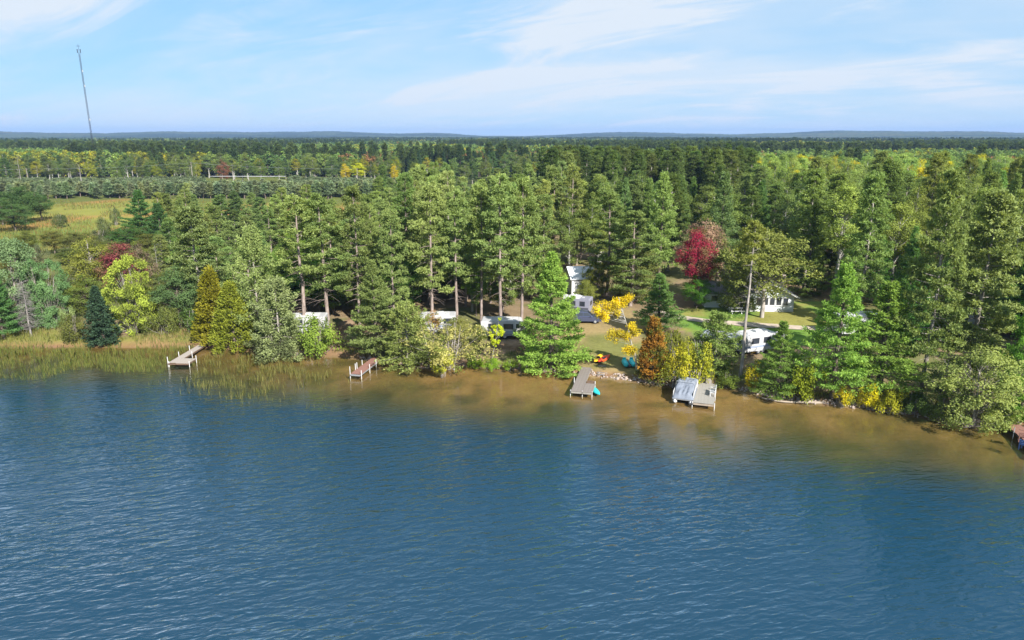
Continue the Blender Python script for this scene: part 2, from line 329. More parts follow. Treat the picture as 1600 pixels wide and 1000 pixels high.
# ------------------------------------------------------------------ lake
def water_mat():
    m, t = new_mat('lake_water'); tc = nn(t, 'ShaderNodeTexCoord'); dp = nn(t, 'ShaderNodeAttribute', attribute_name='depth').outputs['Fac']
    def wave(scale, sx, sy, rot, detail, dist=0.0):
        mp = nn(t, 'ShaderNodeMapping'); mp.inputs['Scale'].default_value = (scale * sx, scale * sy, 1); mp.inputs['Rotation'].default_value = (0, 0, rot)
        mv = nn(t, 'ShaderNodeMapping'); t.links.new(tc.outputs['Object'], mv.inputs[0]); mv.inputs['Rotation'].default_value = (0, 0, rot)
        mp.inputs['Rotation'].default_value = (0, 0, 0); t.links.new(mv.outputs[0], mp.inputs[0])
        no = nn(t, 'ShaderNodeTexNoise'); no.inputs['Scale'].default_value = 1; no.inputs['Detail'].default_value = detail; no.inputs['Roughness'].default_value = 0.5; no.inputs['Distortion'].default_value = dist
        t.links.new(mp.outputs[0], no.inputs['Vector']); return no.outputs[0]
    a = wave(2.15, 0.36, 1.0, R(-14), 2, 0.5); b = wave(4.2, 0.5, 1.0, R(-24), 3, 0.3); c = wave(0.8, 0.40, 1.0, R(-8), 2, 0.3)
    gust = wave(0.055, 0.6, 1.0, R(-20), 2)
    hgt = mathn(t, 'ADD', mathn(t, 'ADD', mathn(t, 'MULTIPLY', a, 0.55), mathn(t, 'MULTIPLY', b, 0.10)), mathn(t, 'MULTIPLY', c, 0.55))
    amp = mathn(t, 'MULTIPLY', mathn(t, 'MULTIPLY_ADD', sm(t, gust, 0.3, 0.7), 0.85, 0.5), mathn(t, 'MULTIPLY_ADD', sm(t, dp, 0.5, 4.0), 0.88, 0.12))
    hgt = mathn(t, 'MULTIPLY', hgt, amp)
    bp = nn(t, 'ShaderNodeBump'); bp.inputs['Strength'].default_value = 1.0; bp.inputs['Distance'].default_value = WAVE; t.links.new(hgt, bp.inputs['Height'])
    bs = nn(t, 'ShaderNodeBump'); bs.inputs['Strength'].default_value = 1.0; bs.inputs['Distance'].default_value = WAVE * 0.30; t.links.new(hgt, bs.inputs['Height'])
    fr = nn(t, 'ShaderNodeFresnel'); ge = nn(t, 'ShaderNodeNewGeometry'); t.links.new(mathn(t, 'MULTIPLY_ADD', ge.outputs['Backfacing'], 1 / 1.48 - 1.48, 1.48), fr.inputs['IOR']); t.links.new(bp.outputs[0], fr.inputs['Normal'])
    gl = nn(t, 'ShaderNodeBsdfGlossy'); gl.inputs['Roughness'].default_value = 0.09; t.links.new(bs.outputs[0], gl.inputs['Normal'])
    tr = nn(t, 'ShaderNodeBsdfTransparent'); tr.inputs[0].default_value = (0.94, 0.88, 0.70, 1)
    df = nn(t, 'ShaderNodeBsdfDiffuse'); t.links.new(mixc(t, sm(t, dp, 0.9, 4.2), (0.034, 0.044, 0.026), DEEP), df.inputs[0])
    body = nn(t, 'ShaderNodeMixShader'); t.links.new(mathn(t, 'SUBTRACT', 1.0, mathn(t, 'POWER', 2.71828, mathn(t, 'MULTIPLY', dp, -0.55))), body.inputs[0]); t.links.new(tr.outputs[0], body.inputs[1]); t.links.new(df.outputs[0], body.inputs[2])
    mx = nn(t, 'ShaderNodeMixShader'); t.links.new(fr.outputs[0], mx.inputs[0]); t.links.new(body.outputs[0], mx.inputs[1]); t.links.new(gl.outputs[0], mx.inputs[2])
    out(t, mx.outputs[0]); return m
def sm(t, v, a, b):
    n = nn(t, 'ShaderNodeMapRange', interpolation_type='SMOOTHSTEP'); t.links.new(v, n.inputs[0]); n.inputs[1].default_value = a; n.inputs[2].default_value = b; return n.outputs[0]
WAVE = 0.74; DEEP = (0.0050, 0.034, 0.066)
wxs = graded(-90, 80, 1.2, -900, 900, 1.2); wys = graded(30, 96, 1.0, -600, 125, 1.2)
wx_, wy_, wz_, wf_ = grid_mesh(wxs, wys, lambda X, Y: X * 0)
lake = link('lake_water', mesh_np('lake_water', np.stack([wx_, wy_, wz_], 1), [wf_], {'depth': ('POINT', 'FLOAT', np.clip(-H(wx_, wy_), 0, 9))}, smooth=True), None, water_mat())
tag(lake, kind='structure')

# ------------------------------------------------------------------ driveway and far road
def strip(name, pts, width, dz, mat, n=60):
    P = np.array(pts, float); t = np.linspace(0, 1, len(P)); tt = np.linspace(0, 1, n)
    c = np.stack([np.interp(tt, t, P[:, 0]), np.interp(tt, t, P[:, 1])], 1)
    for _ in range(3): c[1:-1] = (c[:-2] + c[1:-1] * 2 + c[2:]) / 4
    d = unit(np.gradient(c, axis=0)); nrm = np.stack([-d[:, 1], d[:, 0]], 1); V = []
    for k in (-0.5, -0.17, 0.17, 0.5):
        q = c + nrm * (width * k * (1 + 0.35 * (fbm(c[:, 0] * 0.6 + 40 * k, c[:, 1] * 0.6, 77, 3) - 0.5)))[:, None]; V.append(np.stack([q[:, 0], q[:, 1], H(q[:, 0], q[:, 1]) + dz], 1))
    V = np.concatenate(V); F = [[j * n + i, j * n + i + 1, (j + 1) * n + i + 1, (j + 1) * n + i] for j in range(3) for i in range(n - 1)]
    return link(name, mesh_np(name, V, [F]), None, mat)
gravel = plain('gravel', (0.40, 0.33, 0.27), 0.95, 0.1, var=0.25, scale=1.5, bump=0.5)
drv = strip('driveway', [G(*p)[:2] for p in [(1020, 486), (1060, 496), (1110, 503), (1180, 508), (1260, 513), (1340, 516), (1420, 518), (1520, 520)]], 2.1, 0.07, gravel); tag(drv, kind='structure')
paving = plain('pale_asphalt', (0.36, 0.36, 0.35), 0.9, 0.2, scale=0.5)
hw = strip('road', [(-150, 352), (-138, 352), (-130, 352), (-120, 352), (-112, 352)], 3.2, 0.35, paving); tag(hw, kind='structure')

# ------------------------------------------------------------------ haze: an even, thin volume round everything
def haze():
    m, t = new_mat('haze'); v = nn(t, 'ShaderNodeVolumePrincipled'); v.inputs['Color'].default_value = (0.28, 0.43, 0.74, 1); v.inputs['Density'].default_value = HAZE; v.inputs['Anisotropy'].default_value = 0.0
    o = nn(t, 'ShaderNodeOutputMaterial'); t.links.new(v.outputs[0], o.inputs['Volume'])
    b = MB().box((0, 5900, 66), (22600, 13400, 150)); tag(b.build('haze', m), kind='stuff')
HAZE = 0.00011
haze()
# ------------------------------------------------------------------ tree generators: each gives (wood verts, quads), (leaf verts, quads, var)
class Wood:
    def __init__(s): s.V = []; s.F = []; s.n = 0
    def tube(s, P, r, n=5):
        V, F = tube_np(np.asarray(P, float), r, n); s.V.append(V); s.F.append(F + s.n); s.n += len(V)
    def get(s): return np.concatenate(s.V), np.concatenate(s.F)
class Leaf:
    def __init__(s): s.V = []; s.var = []
    def blades(s, C, ax, nr, L, W, var):
        ax = unit(ax); sd = unit(np.cross(ax, nr)); up = np.cross(sd, ax); L = L[:, None]; W = W[:, None]
        s.V.append(np.stack([C, C + ax * L * 0.5 + sd * W + up * W * 0.25, C + ax * L, C + ax * L * 0.5 - sd * W + up * W * 0.25], 1)); s.var.append(var)
    def get(s):
        V = np.concatenate(s.V); return V.reshape(-1, 3), np.arange(len(V) * 4).reshape(-1, 4), np.concatenate(s.var)
def tufts(lf, C, ax, k, L, W, r, cvar, spread=0.9, upn=0.7):
    n = len(C); C = np.repeat(C, k, 0); ax = np.repeat(unit(ax), k, 0)
    a = unit(ax * 0.7 + r.randn(n * k, 3) * spread); nr = np.array([0.25, -0.2, upn]) + r.randn(n * k, 3) * 0.45
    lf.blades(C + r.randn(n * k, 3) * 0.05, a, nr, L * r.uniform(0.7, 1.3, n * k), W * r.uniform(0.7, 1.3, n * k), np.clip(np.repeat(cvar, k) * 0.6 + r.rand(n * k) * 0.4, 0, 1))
def trunk_line(r, h, wob=0.15, lean=(0, 0), k=9):
    t = np.linspace(0, 1, k); w = np.cumsum(r.randn(k, 2) * wob * 0.5, 0); w -= w[0]
    return np.stack([w[:, 0] + lean[0] * h * t, w[:, 1] + lean[1] * h * t, t * h], 1)
def on_line(P, z): return np.array([np.interp(z, P[:, 2], P[:, 0]), np.interp(z, P[:, 2], P[:, 1]), z])
def white_pine(seed, h=14.0, Rr=3.9, z0=0.10, q=1.0, step=0.62, e_lo=-6, e_hi=48, fill=0.25, flat=0.10, nper=5, power=0.8, droop=0.06, L=0.34, W=0.062, lat=0.20, irr=0.35):
    r = np.random.RandomState(seed); wd = Wood(); lf = Leaf(); T = trunk_line(r, h, 0.05)
    wd.tube(T, 0.02 + 0.019 * h * (1 - np.linspace(0, 1, 9)) ** 0.9 * 0.8, 7); z = z0 * h
    while z < h * 0.985:
        t = z / h; n = max(3, int(r.normal(nper, 0.7))); a0 = r.rand() * 6.28
        for i in range(n):
            Lb = Rr * ((1 - t) ** power * min(1, 0.55 + t * 3.0) * r.uniform(1 - irr, 1.08) + 0.06); az = a0 + i * 6.283 / n + r.randn() * 0.25
            e = R(e_lo + (e_hi - e_lo) * t ** 1.3 + r.randn() * 5); s = np.linspace(0, 1, 6); d = np.array([math.cos(az), math.sin(az)])
            zz = Lb * (math.sin(e) * s - droop * 4 * s * (1 - s) + 0.10 * s ** 3); p0 = on_line(T, z + r.randn() * 0.12)
            P = p0 + np.stack([d[0] * Lb * s * math.cos(e), d[1] * Lb * s * math.cos(e), zz], 1)
            wd.tube(P, 0.008 + 0.012 * Lb * (1 - s) * 0.9, 3)
            m = max(4, int(q * (7 + 11 * Lb))); u = fill + (1 - fill) * r.rand(m) ** 0.75; c = np.stack([np.interp(u, s, P[:, j]) for j in range(3)], 1)
            side = np.array([-d[1], d[0], 0]); la = r.randn(m) * lat * Lb * (1.25 - u) ; c += side * la[:, None]; c[:, 2] += r.randn(m) * flat - np.abs(la) * 0.12
            ax = np.tile(np.array([d[0], d[1], 0.45]), (m, 1)) + side * np.sign(la)[:, None] * 0.6
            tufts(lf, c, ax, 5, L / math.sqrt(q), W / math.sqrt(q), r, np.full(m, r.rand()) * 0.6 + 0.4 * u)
        z += step * r.uniform(0.8, 1.25) * (1.0 if t < 0.8 else 0.7)
    return wd.get(), lf.get(), h
def spruce(seed, h=10.0, Rr=2.0, q=1.0): return white_pine(seed, h, Rr, 0.04, q, 0.36, -16, 30, 0.15, 0.09, 7, 0.95, 0.05, 0.26, 0.055, 0.15, 0.18)
def red_pine(seed, h=19.0, Rr=3.0, bare=0.42, q=1.0, nb=54, lean=(0, 0), cl=0.62, dead=22, L=0.31):
    r = np.random.RandomState(seed); wd = Wood(); lf = Leaf(); T = trunk_line(r, h, 0.10, lean)
    wd.tube(T, 0.03 + 0.0105 * h * (1 - np.linspace(0, 1, 9)) ** 0.8, 7)
    for i in range(dead):
        z = h * r.uniform(0.18, bare + 0.22); az = r.rand() * 6.28; Lb = r.uniform(0.8, 2.3); s = np.linspace(0, 1, 4)
        P = on_line(T, z) + np.stack([math.cos(az) * Lb * s, math.sin(az) * Lb * s, Lb * (0.05 * s - 0.35 * s * s)], 1) + r.randn(4, 3) * 0.05 * s[:, None]
        wd.tube(P, 0.028 * (1 - s * 0.8), 3)
    for i in range(nb):
        t = (i + r.rand()) / nb; z = h * (bare + (0.985 - bare) * t); prof = (1 - t ** 1.5) ** 0.75 * (0.66 + 0.34 * min(1, t * 3)) + 0.10
        Lb = Rr * prof * r.uniform(0.55, 1.1); az = i * 2.4 + r.randn() * 0.4; e = R(-4 + 50 * t ** 1.6 + r.randn() * 9); s = np.linspace(0, 1, 6); d = np.array([math.cos(az), math.sin(az)])
        P = on_line(T, z) + np.stack([d[0] * Lb * s * math.cos(e), d[1] * Lb * s * math.cos(e), Lb * (math.sin(e) * s - 0.12 * s + 0.24 * s ** 3)], 1); P[1:] += r.randn(5, 3) * 0.05
        wd.tube(P, 0.01 + 0.016 * Lb * (1 - s), 3); side = np.array([-d[1], d[0], 0])
        cs = [P[-1]]
        for k in range(int(2 + Lb * 1.5)):
            u = r.uniform(0.35, 0.95); b = np.array([np.interp(u, s, P[:, j]) for j in range(3)]); c2 = b + side * r.choice([-1, 1]) * r.uniform(0.25, 0.75) * (0.4 + Lb * 0.2) + np.array([d[0] * 0.25, d[1] * 0.25, r.uniform(0.0, 0.35)])
            wd.tube(np.stack([b, c2]), [0.018, 0.008], 3); cs.append(c2)
        for c in cs:
            m = max(4, int(q * 15)); v = unit(r.randn(m, 3)) * (r.rand(m, 1) ** 0.5) * cl * r.uniform(0.6, 1.05); v[:, 2] *= 0.55
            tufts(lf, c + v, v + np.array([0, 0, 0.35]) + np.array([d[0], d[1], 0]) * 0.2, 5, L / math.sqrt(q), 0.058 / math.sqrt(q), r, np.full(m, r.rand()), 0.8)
    return wd.get(), lf.get(), h
def broad(seed, h=11.0, Rx=3.6, base=0.18, n=95, q=1.0, leaf=0.175, clr=0.95, per=140, shell=0.45, lean=(0, 0), top=1.0, upright=0.0, flat=0.7, stems=1, hvar=False, ragged=0.25, skirt=False):
    r = np.random.RandomState(seed); wd = Wood(); lf = Leaf(); rz = h * (1 - base) / 2; zc = h * base + rz
    Ts = []
    for k in range(stems):
        off = r.randn(2) * (0.0 if stems == 1 else Rx * 0.13); ln = (lean[0] + off[0] * 0.18, lean[1] + off[1] * 0.18)
        T = trunk_line(r, h * 0.9, 0.12, ln); T[:, :2] += off; wd.tube(T, (0.02 + 0.0145 * h * (1 - np.linspace(0, 1, 9)) ** 0.8) / math.sqrt(stems) ** 0.6, 6); Ts.append(T)
    for i in range(n):
        v = unit(r.randn(3)); rad = r.uniform(shell ** 3, 1) ** (1 / 3.0); v = v * rad * r.uniform(1 - ragged, 1.06)
        zt = v[2]; wfac = 1.0 if zt < 0 else (1 - 0.25 * zt * top)
        if skirt:
            zt = r.uniform(-1, 1); pr = (math.sqrt(1 - zt * zt) if zt > 0 else 1 + 0.22 * zt) * r.uniform(shell, 1.0) * r.uniform(1 - ragged * 0.5, 1.05); aa = r.rand() * 6.283; v = np.array([math.cos(aa) * pr, math.sin(aa) * pr, zt]); wfac = 1.0
        c = np.array([v[0] * Rx * wfac, v[1] * Rx * wfac, zc + zt * (rz - clr * 0.35)]); T = Ts[i % stems]; tl = on_line(T, min(c[2], h * 0.88)); c[:2] += tl[:2]
        zb = max(h * base * 0.5, c[2] - (0.45 + upright) * np.linalg.norm(c[:2] - tl[:2]) - 0.8); b = on_line(T, zb); s = np.linspace(0, 1, 5)[:, None]
        P = b + (c - b) * s + np.array([0, 0, 1.0]) * (s * (1 - s)) * 0.5 * upright + r.randn(5, 3) * 0.09 * s; wd.tube(P, 0.008 + (0.0035 * h) * (1 - s[:, 0]) ** 1.2, 3)
        m = max(6, int(q * per)); cr = clr * r.uniform(0.6, 1.2); w = unit(r.randn(m, 3)) * (r.rand(m, 1) ** 0.42) * cr; w[:, 2] *= flat; pos = c + w
        outw = unit(c - np.array([0, 0, zc])) ; nr = unit(w) * 0.55 + outw * 0.35 + np.array([0, 0, 0.55]) + r.randn(m, 3) * 0.5
        ax = unit(np.cross(nr, r.randn(m, 3))) + np.array([0, 0, upright]); cv = np.full(m, r.rand())
        if hvar: cv = np.clip(np.full(m, (c[2] / h - 0.35) * 1.5 + r.randn() * 0.22), 0, 1)
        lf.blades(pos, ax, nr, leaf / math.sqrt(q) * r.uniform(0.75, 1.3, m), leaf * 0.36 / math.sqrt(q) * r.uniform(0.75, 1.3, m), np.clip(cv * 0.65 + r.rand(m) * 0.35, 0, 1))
    return wd.get(), lf.get(), h
def leaning_birch(seed, h=10.0):
    r = np.random.RandomState(seed); wd = Wood(); lf = Leaf(); z = np.linspace(0, h, 10); T = np.stack([-0.9 * (z / h) ** 1.3 * 3.2 + r.randn(10) * 0.05, r.randn(10) * 0.05, z], 1); wd.tube(T, np.linspace(0.13, 0.03, 10), 6)
    for (x, y, zz, rx, rz, n) in [(-4.2, 0.0, h * 0.86, 1.75, 1.15, 26), (-2.2, 0.4, h * 0.93, 1.2, 0.9, 14), (-2.6, -0.3, h * 0.56, 1.55, 0.8, 18), (-1.0, -0.2, h * 0.62, 0.9, 0.6, 8), (-1.5, -0.4, h * 0.38, 0.85, 0.55, 9)]:
        for k in range(n):
            c = np.array([x, y, zz]) + unit(r.randn(3)) * r.rand() ** 0.45 * np.array([rx, rx * 0.8, rz]); b = on_line(T, max(0.5, min(h * 0.98, c[2] - 0.8))); s = np.linspace(0, 1, 5)[:, None]
            wd.tube(b + (c - b) * s + r.randn(5, 3) * 0.06 * s, 0.006 + 0.025 * (1 - s[:, 0]), 3); m = 110; w = unit(r.randn(m, 3)) * r.rand(m, 1) ** 0.45 * 0.5
            nr = unit(w) * 0.5 + np.array([0, 0, 0.6]) + r.randn(m, 3) * 0.5; lf.blades(c + w, unit(np.cross(nr, r.randn(m, 3))), nr, 0.16 * r.uniform(0.7, 1.3, m), 0.062 * r.uniform(0.7, 1.3, m), np.clip(r.rand() * 0.6 + 0.4 * r.rand(m), 0, 1))
    return wd.get(), lf.get(), h
def cedar(seed, h=8.0, Rr=1.7, q=1.0):
    r = np.random.RandomState(seed); wd = Wood(); lf = Leaf(); T = trunk_line(r, h, 0.03); wd.tube(T, 0.02 + 0.014 * h * (1 - np.linspace(0, 1, 9)), 6)
    n = int(330 * q ** 0.5)
    for i in range(n):
        t = 1 - (i + r.rand()) / n; z = h * (0.03 + 0.95 * (1 - t ** 0.8)); rr = Rr * max(0.06, (1 - z / h)) ** 0.72 * r.uniform(0.55, 1.1); az = r.rand() * 6.283; d = np.array([math.cos(az), math.sin(az), 0])
        c = on_line(T, z) + d * rr; b = on_line(T, max(0.1, z - rr * 0.35))
        if i % 4 == 0: wd.tube(np.stack([b, c]), [0.025, 0.008], 3)
        m = int(34 * q); w = unit(r.randn(m, 3)) * r.rand(m, 1) ** 0.5 * np.array([0.34, 0.34, 0.42]); nr = d * 0.6 + np.array([0, 0, 0.4]) + r.randn(m, 3) * 0.5
        lf.blades(c + w, np.array([0, 0, 0.8]) + d * 0.7 + r.randn(m, 3) * 0.5, nr, 0.24 / math.sqrt(q) * r.uniform(0.7, 1.3, m), 0.06 / math.sqrt(q) * r.uniform(0.7, 1.3, m), np.clip(r.rand() * 0.6 + r.rand(m) * 0.4, 0, 1))
    return wd.get(), lf.get(), h
def bare_tree(seed, h=8.0, Rr=1.6, conical=True, nb=90):
    r = np.random.RandomState(seed); wd = Wood(); T = trunk_line(r, h, 0.05); wd.tube(T, 0.012 + 0.012 * h * (1 - np.linspace(0, 1, 9)), 6)
    for i in range(nb):
        t = 0.14 + 0.84 * (i + r.rand()) / nb; Lb = Rr * ((1 - t) if conical else r.uniform(0.4, 1)) * r.uniform(0.6, 1.1) + 0.1; az = r.rand() * 6.283; s = np.linspace(0, 1, 4); up = -0.12 if conical else 0.7
        P = on_line(T, t * h) + np.stack([math.cos(az) * Lb * s, math.sin(az) * Lb * s, up * Lb * s], 1); wd.tube(P, 0.022 * (1 - 0.8 * s), 3)
        for k in range(5):
            u = r.uniform(0.2, 1); b = np.array([np.interp(u, s, P[:, j]) for j in range(3)]); wd.tube(np.stack([b, b + np.array([math.cos(az), math.sin(az), 0.1]) * 0.2 + r.randn(3) * 0.22]), [0.011, 0.005], 3)
    return wd.get(), None, h
def shrub(seed, h=2.5, Rx=1.8, n=26, q=1.0, leaf=0.13, clr=0.6, per=130): return broad(seed, h, Rx, 0.0, n, q, leaf, clr, per, 0.35, stems=5, top=0.6, flat=0.85)

def wood_mesh(name, wd): return mesh_np(name, wd[0], [wd[1]], smooth=True)
def leaf_mesh(name, lf): return mesh_np(name, lf[0], [lf[1]], {'var': ('FACE', 'FLOAT', lf[2])})
PROTO = {}
def proto(key, gens, fol, bark, crown='crown', trunk='trunk'):
    L = []
    for g in gens:
        wd, lf, h = g; a = wood_mesh(trunk, wd); a.materials.append(M[bark]); b = None; rad = np.abs(wd[0][:, :2]).max()
        if lf is not None: b = leaf_mesh(crown, lf); b.materials.append(M[fol]); rad = np.percentile(np.hypot(lf[0][:, 0], lf[0][:, 1]), 96)
        L.append((a, b, h, rad))
    PROTO[key] = (L, crown, trunk)
proto('white_pine', [white_pine(11, 14, 4.0, 0.06, 1.9, 0.72, power=0.95, flat=0.08, e_lo=-10, lat=0.25, nper=6), white_pine(12, 13, 4.2, 0.15, 1.9, 0.72, irr=0.40, power=0.95, flat=0.08, lat=0.25, nper=6), white_pine(13, 15, 3.7, 0.18, 1.9, 0.72, power=0.9, flat=0.08, lat=0.25, nper=6), white_pine(14, 14, 4.4, 0.08, 1.9, 0.74, irr=0.45, power=1.0, flat=0.08, lat=0.25, nper=6)], 'needles', 'bark_dark')
proto('overhang_pine', [white_pine(15, 12, 4.6, 0.05, 1.0, 0.6, -14, 40, 0.3, 0.25, 5, 0.5, 0.07, irr=0.55), white_pine(16, 11, 4.4, 0.05, 1.0, 0.6, -14, 40, 0.3, 0.25, 5, 0.45, 0.07, irr=0.6)], 'needles', 'bark_grey')
proto('red_pine', [red_pine(21, 19, 3.2, 0.28, nb=46, cl=0.56, dead=30), red_pine(22, 19, 3.5, 0.22, nb=50, cl=0.58, dead=30), red_pine(23, 19, 2.9, 0.40, nb=38, cl=0.55, dead=36), red_pine(24, 19, 3.4, 0.16, dead=40, nb=52, cl=0.54), red_pine(25, 19, 3.0, 0.30, nb=40, cl=0.6, dead=30), red_pine(20, 19, 3.6, 0.25, nb=36, cl=0.62, dead=44)], 'needles', 'bark_red')
proto('full_pine', [red_pine(26, 20, 3.4, 0.14, nb=80, dead=14), red_pine(27, 20, 3.1, 0.18, nb=76, dead=18), red_pine(28, 20, 3.6, 0.22, nb=72, dead=20)], 'needles', 'bark_grey')
proto('sparse_pine', [red_pine(29, 19, 2.4, 0.72, nb=20, dead=34, cl=0.5)], 'needles', 'bark_grey')
proto('spruce', [spruce(31), spruce(32, 10, 2.3)], 'needles', 'bark_dark')
proto('cedar', [cedar(41), cedar(42, 8, 1.9)], 'foliage', 'bark_dark')
proto('maple', [broad(51), broad(52, 11, 3.9, 0.12), broad(53, 11, 3.3, 0.2, ragged=0.4)], 'foliage', 'bark_dark')
proto('upright_maple', [broad(54, 9, 3.5, 0.0, 130, upright=0.9, leaf=0.20, clr=0.8, stems=3, skirt=True), broad(55, 10, 3.2, 0.03, 115, upright=0.7, leaf=0.2, clr=0.8, stems=2, skirt=True)], 'foliage', 'bark_grey')
proto('aspen', [broad(56, 17, 3.2, 0.18, 84, leaf=0.21, clr=1.05, per=120, ragged=0.35), broad(57, 17, 2.8, 0.34, 75, leaf=0.21, clr=1.0, per=120, upright=0.4), broad(58, 17, 3.5, 0.14, 95, leaf=0.21, clr=1.1, per=120, ragged=0.4)], 'foliage', 'bark_birch')
proto('oak', [broad(59, 14, 4.6, 0.16, 120, leaf=0.22, clr=1.0, per=85, ragged=0.5, shell=0.3), broad(60, 14, 4.2, 0.2, 105, leaf=0.22, clr=0.95, per=80, ragged=0.5, shell=0.3)], 'foliage', 'bark_grey')
proto('yellow_birch', [broad(63, 10, 2.0, 0.25, 34, leaf=0.25, clr=0.55, per=70, ragged=0.5, lean=(-0.22, 0.02))], 'foliage', 'bark_birch')
proto('low_oak', [broad(66, 9, 4.8, 0.0, 150, leaf=0.22, clr=0.85, per=80, ragged=0.45, skirt=True, stems=2), broad(67, 9, 4.4, 0.0, 135, leaf=0.22, clr=0.85, per=80, ragged=0.45, skirt=True, stems=2)], 'foliage', 'bark_grey')
proto('leaning_birch', [leaning_birch(64)], 'foliage', 'bark_birch')
proto('willow', [broad(65, 6, 5.0, 0.02, 95, leaf=0.2, clr=0.75, per=62, stems=6, ragged=0.5, shell=0.35)], 'foliage', 'bark_grey')
proto('shrub', [shrub(71), shrub(72, 2.5, 1.6), shrub(73, 2.2, 2.2, 30), shrub(74, 2.6, 1.4, 22)], 'foliage', 'bark_grey', 'foliage', 'stems')
proto('young_pine', [white_pine(81, 7, 1.25, 0.28, 0.45, 0.45, 10, 55, 0.3, 0.1, 4, 0.6, irr=0.5), white_pine(82, 7, 1.1, 0.35, 0.45, 0.45, 10, 55, 0.3, 0.1, 4, 0.5, irr=0.6)], 'needles', 'bark_dark')
proto('dead_spruce', [bare_tree(91, nb=170)], None, 'dead_wood', trunk='trunk')
proto('dead_aspen', [bare_tree(92, 14, 2.5, False, 34)], None, 'dead_wood', trunk='trunk')
TREES = []     # x, y, r
COUNT = {}
def plant(key, name, x, y, h, rad, col, label, cat, group=None, rot=None, var=None, tilt=(0, 0), z=None, mat=None):
    L, crown, trunk = PROTO[key]; k = COUNT.get(key, 0); COUNT[key] = k + 1
    a, b, h0, r0 = L[(k if var is None else var) % len(L)]
    t = thing(name, label, cat, (x, y, (H1(x, y) if z is None else z) - 0.05), rng.rand() * 6.283 if rot is None else rot, group)
    sz = h / h0; sx = sz if rad is None else rad / r0
    t.scale = (sx, sx, sz); t.rotation_euler = (tilt[0], tilt[1], t.rotation_euler[2])
    link(trunk, a, t)
    if b is not None:
        c = link(crown, b, t); k2 = 2.0 if b.materials[0] is M['needles'] else 1.45; c.color = (col[0] * k2, col[1] * k2, col[2] * k2, 1)
        if mat: c.material_slots[0].link = 'OBJECT'; c.material_slots[0].material = M[mat]
    TREES.append((x, y, (rad or r0 * sz))); return t
def P(key, name, px, py, top, wpx, col, label, cat, rot=None, var=None, tilt=(0, 0), group=None, mat=None):
    p = G(px, py); d = pix_dir(px, top); t = p[1] / d[1]; h = CAMH + t * d[2] - p[2]; dep = p[1] * math.cos(PITCH) - (p[2] + h / 2 - CAMH) * math.sin(PITCH)
    return plant(key, name, p[0], p[1], h, None if wpx is None else wpx / 2 / FPX * dep, col, label, cat, group, rot, var, tilt, mat=mat)
# ------------------------------------------------------------------ the trees and shrubs one can point at, from left to right
C_WP = (0.085, 0.150, 0.032); C_WPD = (0.045, 0.092, 0.028); C_RP = (0.104, 0.134, 0.043); C_RPD = (0.062, 0.086, 0.026); C_SP = (0.034, 0.060, 0.034); C_CED = (0.195, 0.190, 0.020)
C_GRN = (0.075, 0.125, 0.030); C_OLV = (0.105, 0.120, 0.032); C_LIME = (0.24, 0.29, 0.045); C_SIL = (0.150, 0.225, 0.105); C_ASP = (0.115, 0.165, 0.048); C_YEL = (0.50, 0.37, 0.012); C_YG = (0.27, 0.26, 0.022)
C_GREY = (0.10, 0.115, 0.05)
P('white_pine', 'white_pine', 6, 530, 415, 62, C_WPD, 'dark green pine cut by the left edge of the picture beside the grassy shore', 'pine tree', var=1)
P('upright_maple', 'maple_tree', 38, 518, 376, 88, C_SIL, 'tall silvery green tree behind the grey dead spruce by the reeds', 'tree', var=1)
P('upright_maple', 'maple_tree', 78, 512, 405, 62, (0.11, 0.19, 0.075), 'silvery green tree leaning out right of the grey dead spruce', 'tree', var=0)
P('dead_spruce', 'dead_spruce', 49, 526, 438, 52, None, 'bare grey dead spruce standing on the shore at far left', 'dead tree')
P('shrub', 'shrub', 118, 532, 488, 50, C_OLV, 'grey olive bush on the bank left of the dark blue spruce', 'shrub')
P('shrub', 'shrub', 108, 516, 476, 24, (0.2, 0.26, 0.1), 'thin pale green sapling behind the grey olive bush', 'shrub')
P('spruce', 'spruce_tree', 163, 536, 447, 48, C_SP, 'small dark blue green spruce at the edge of the reeds', 'spruce tree', var=1)
P('upright_maple', 'maple_tree', 217, 520, 402, 88, C_LIME, 'bright yellow green tree with upturned leafy tips near the wooden dock', 'tree', var=0, rot=1.0, mat='turn_green')
P('maple', 'maple_tree', 196, 478, 374, 70, (0.17, 0.042, 0.048), 'dark red maple behind the bright yellow green tree', 'tree', var=2, mat='turn_brown')
P('maple', 'maple_tree', 226, 474, 372, 52, (0.15, 0.115, 0.075), 'brownish pink maple touching the dark red maple', 'tree', var=0, mat='turn_green')
P('oak', 'oak_tree', 152, 478, 362, 78, (0.155, 0.165, 0.035), 'olive yellow bushy tree left of the dark red maple', 'tree', var=1)
P('maple', 'maple_tree', 143, 500, 425, 62, (0.10, 0.135, 0.03), 'mid green bushy tree behind the dark blue spruce', 'tree', var=1)
P('maple', 'maple_tree', 282, 512, 412, 70, (0.10, 0.16, 0.06), 'grey green rounded tree right of the bright yellow green tree', 'tree', var=0)
P('shrub', 'shrub', 262, 522, 475, 62, C_OLV, 'olive bush above the long grass near the wooden dock', 'shrub')
P('shrub', 'shrub', 300, 520, 478, 50, C_GRN, 'green bush left of the yellow green cedars', 'shrub')
P('dead_aspen', 'dead_birch', 252, 470, 382, 26, None, 'leaning bare white stem beside the dark red maple', 'dead tree')
P('cedar', 'cedar_tree', 338, 532, 418, 60, C_CED, 'yellow green cedar at the shore end of the white dock', 'cedar tree', var=0)
P('cedar', 'cedar_tree', 368, 546, 440, 66, (0.165, 0.178, 0.024), 'yellow green cedar overhanging the reeds, right of its taller twin', 'cedar tree', var=1)
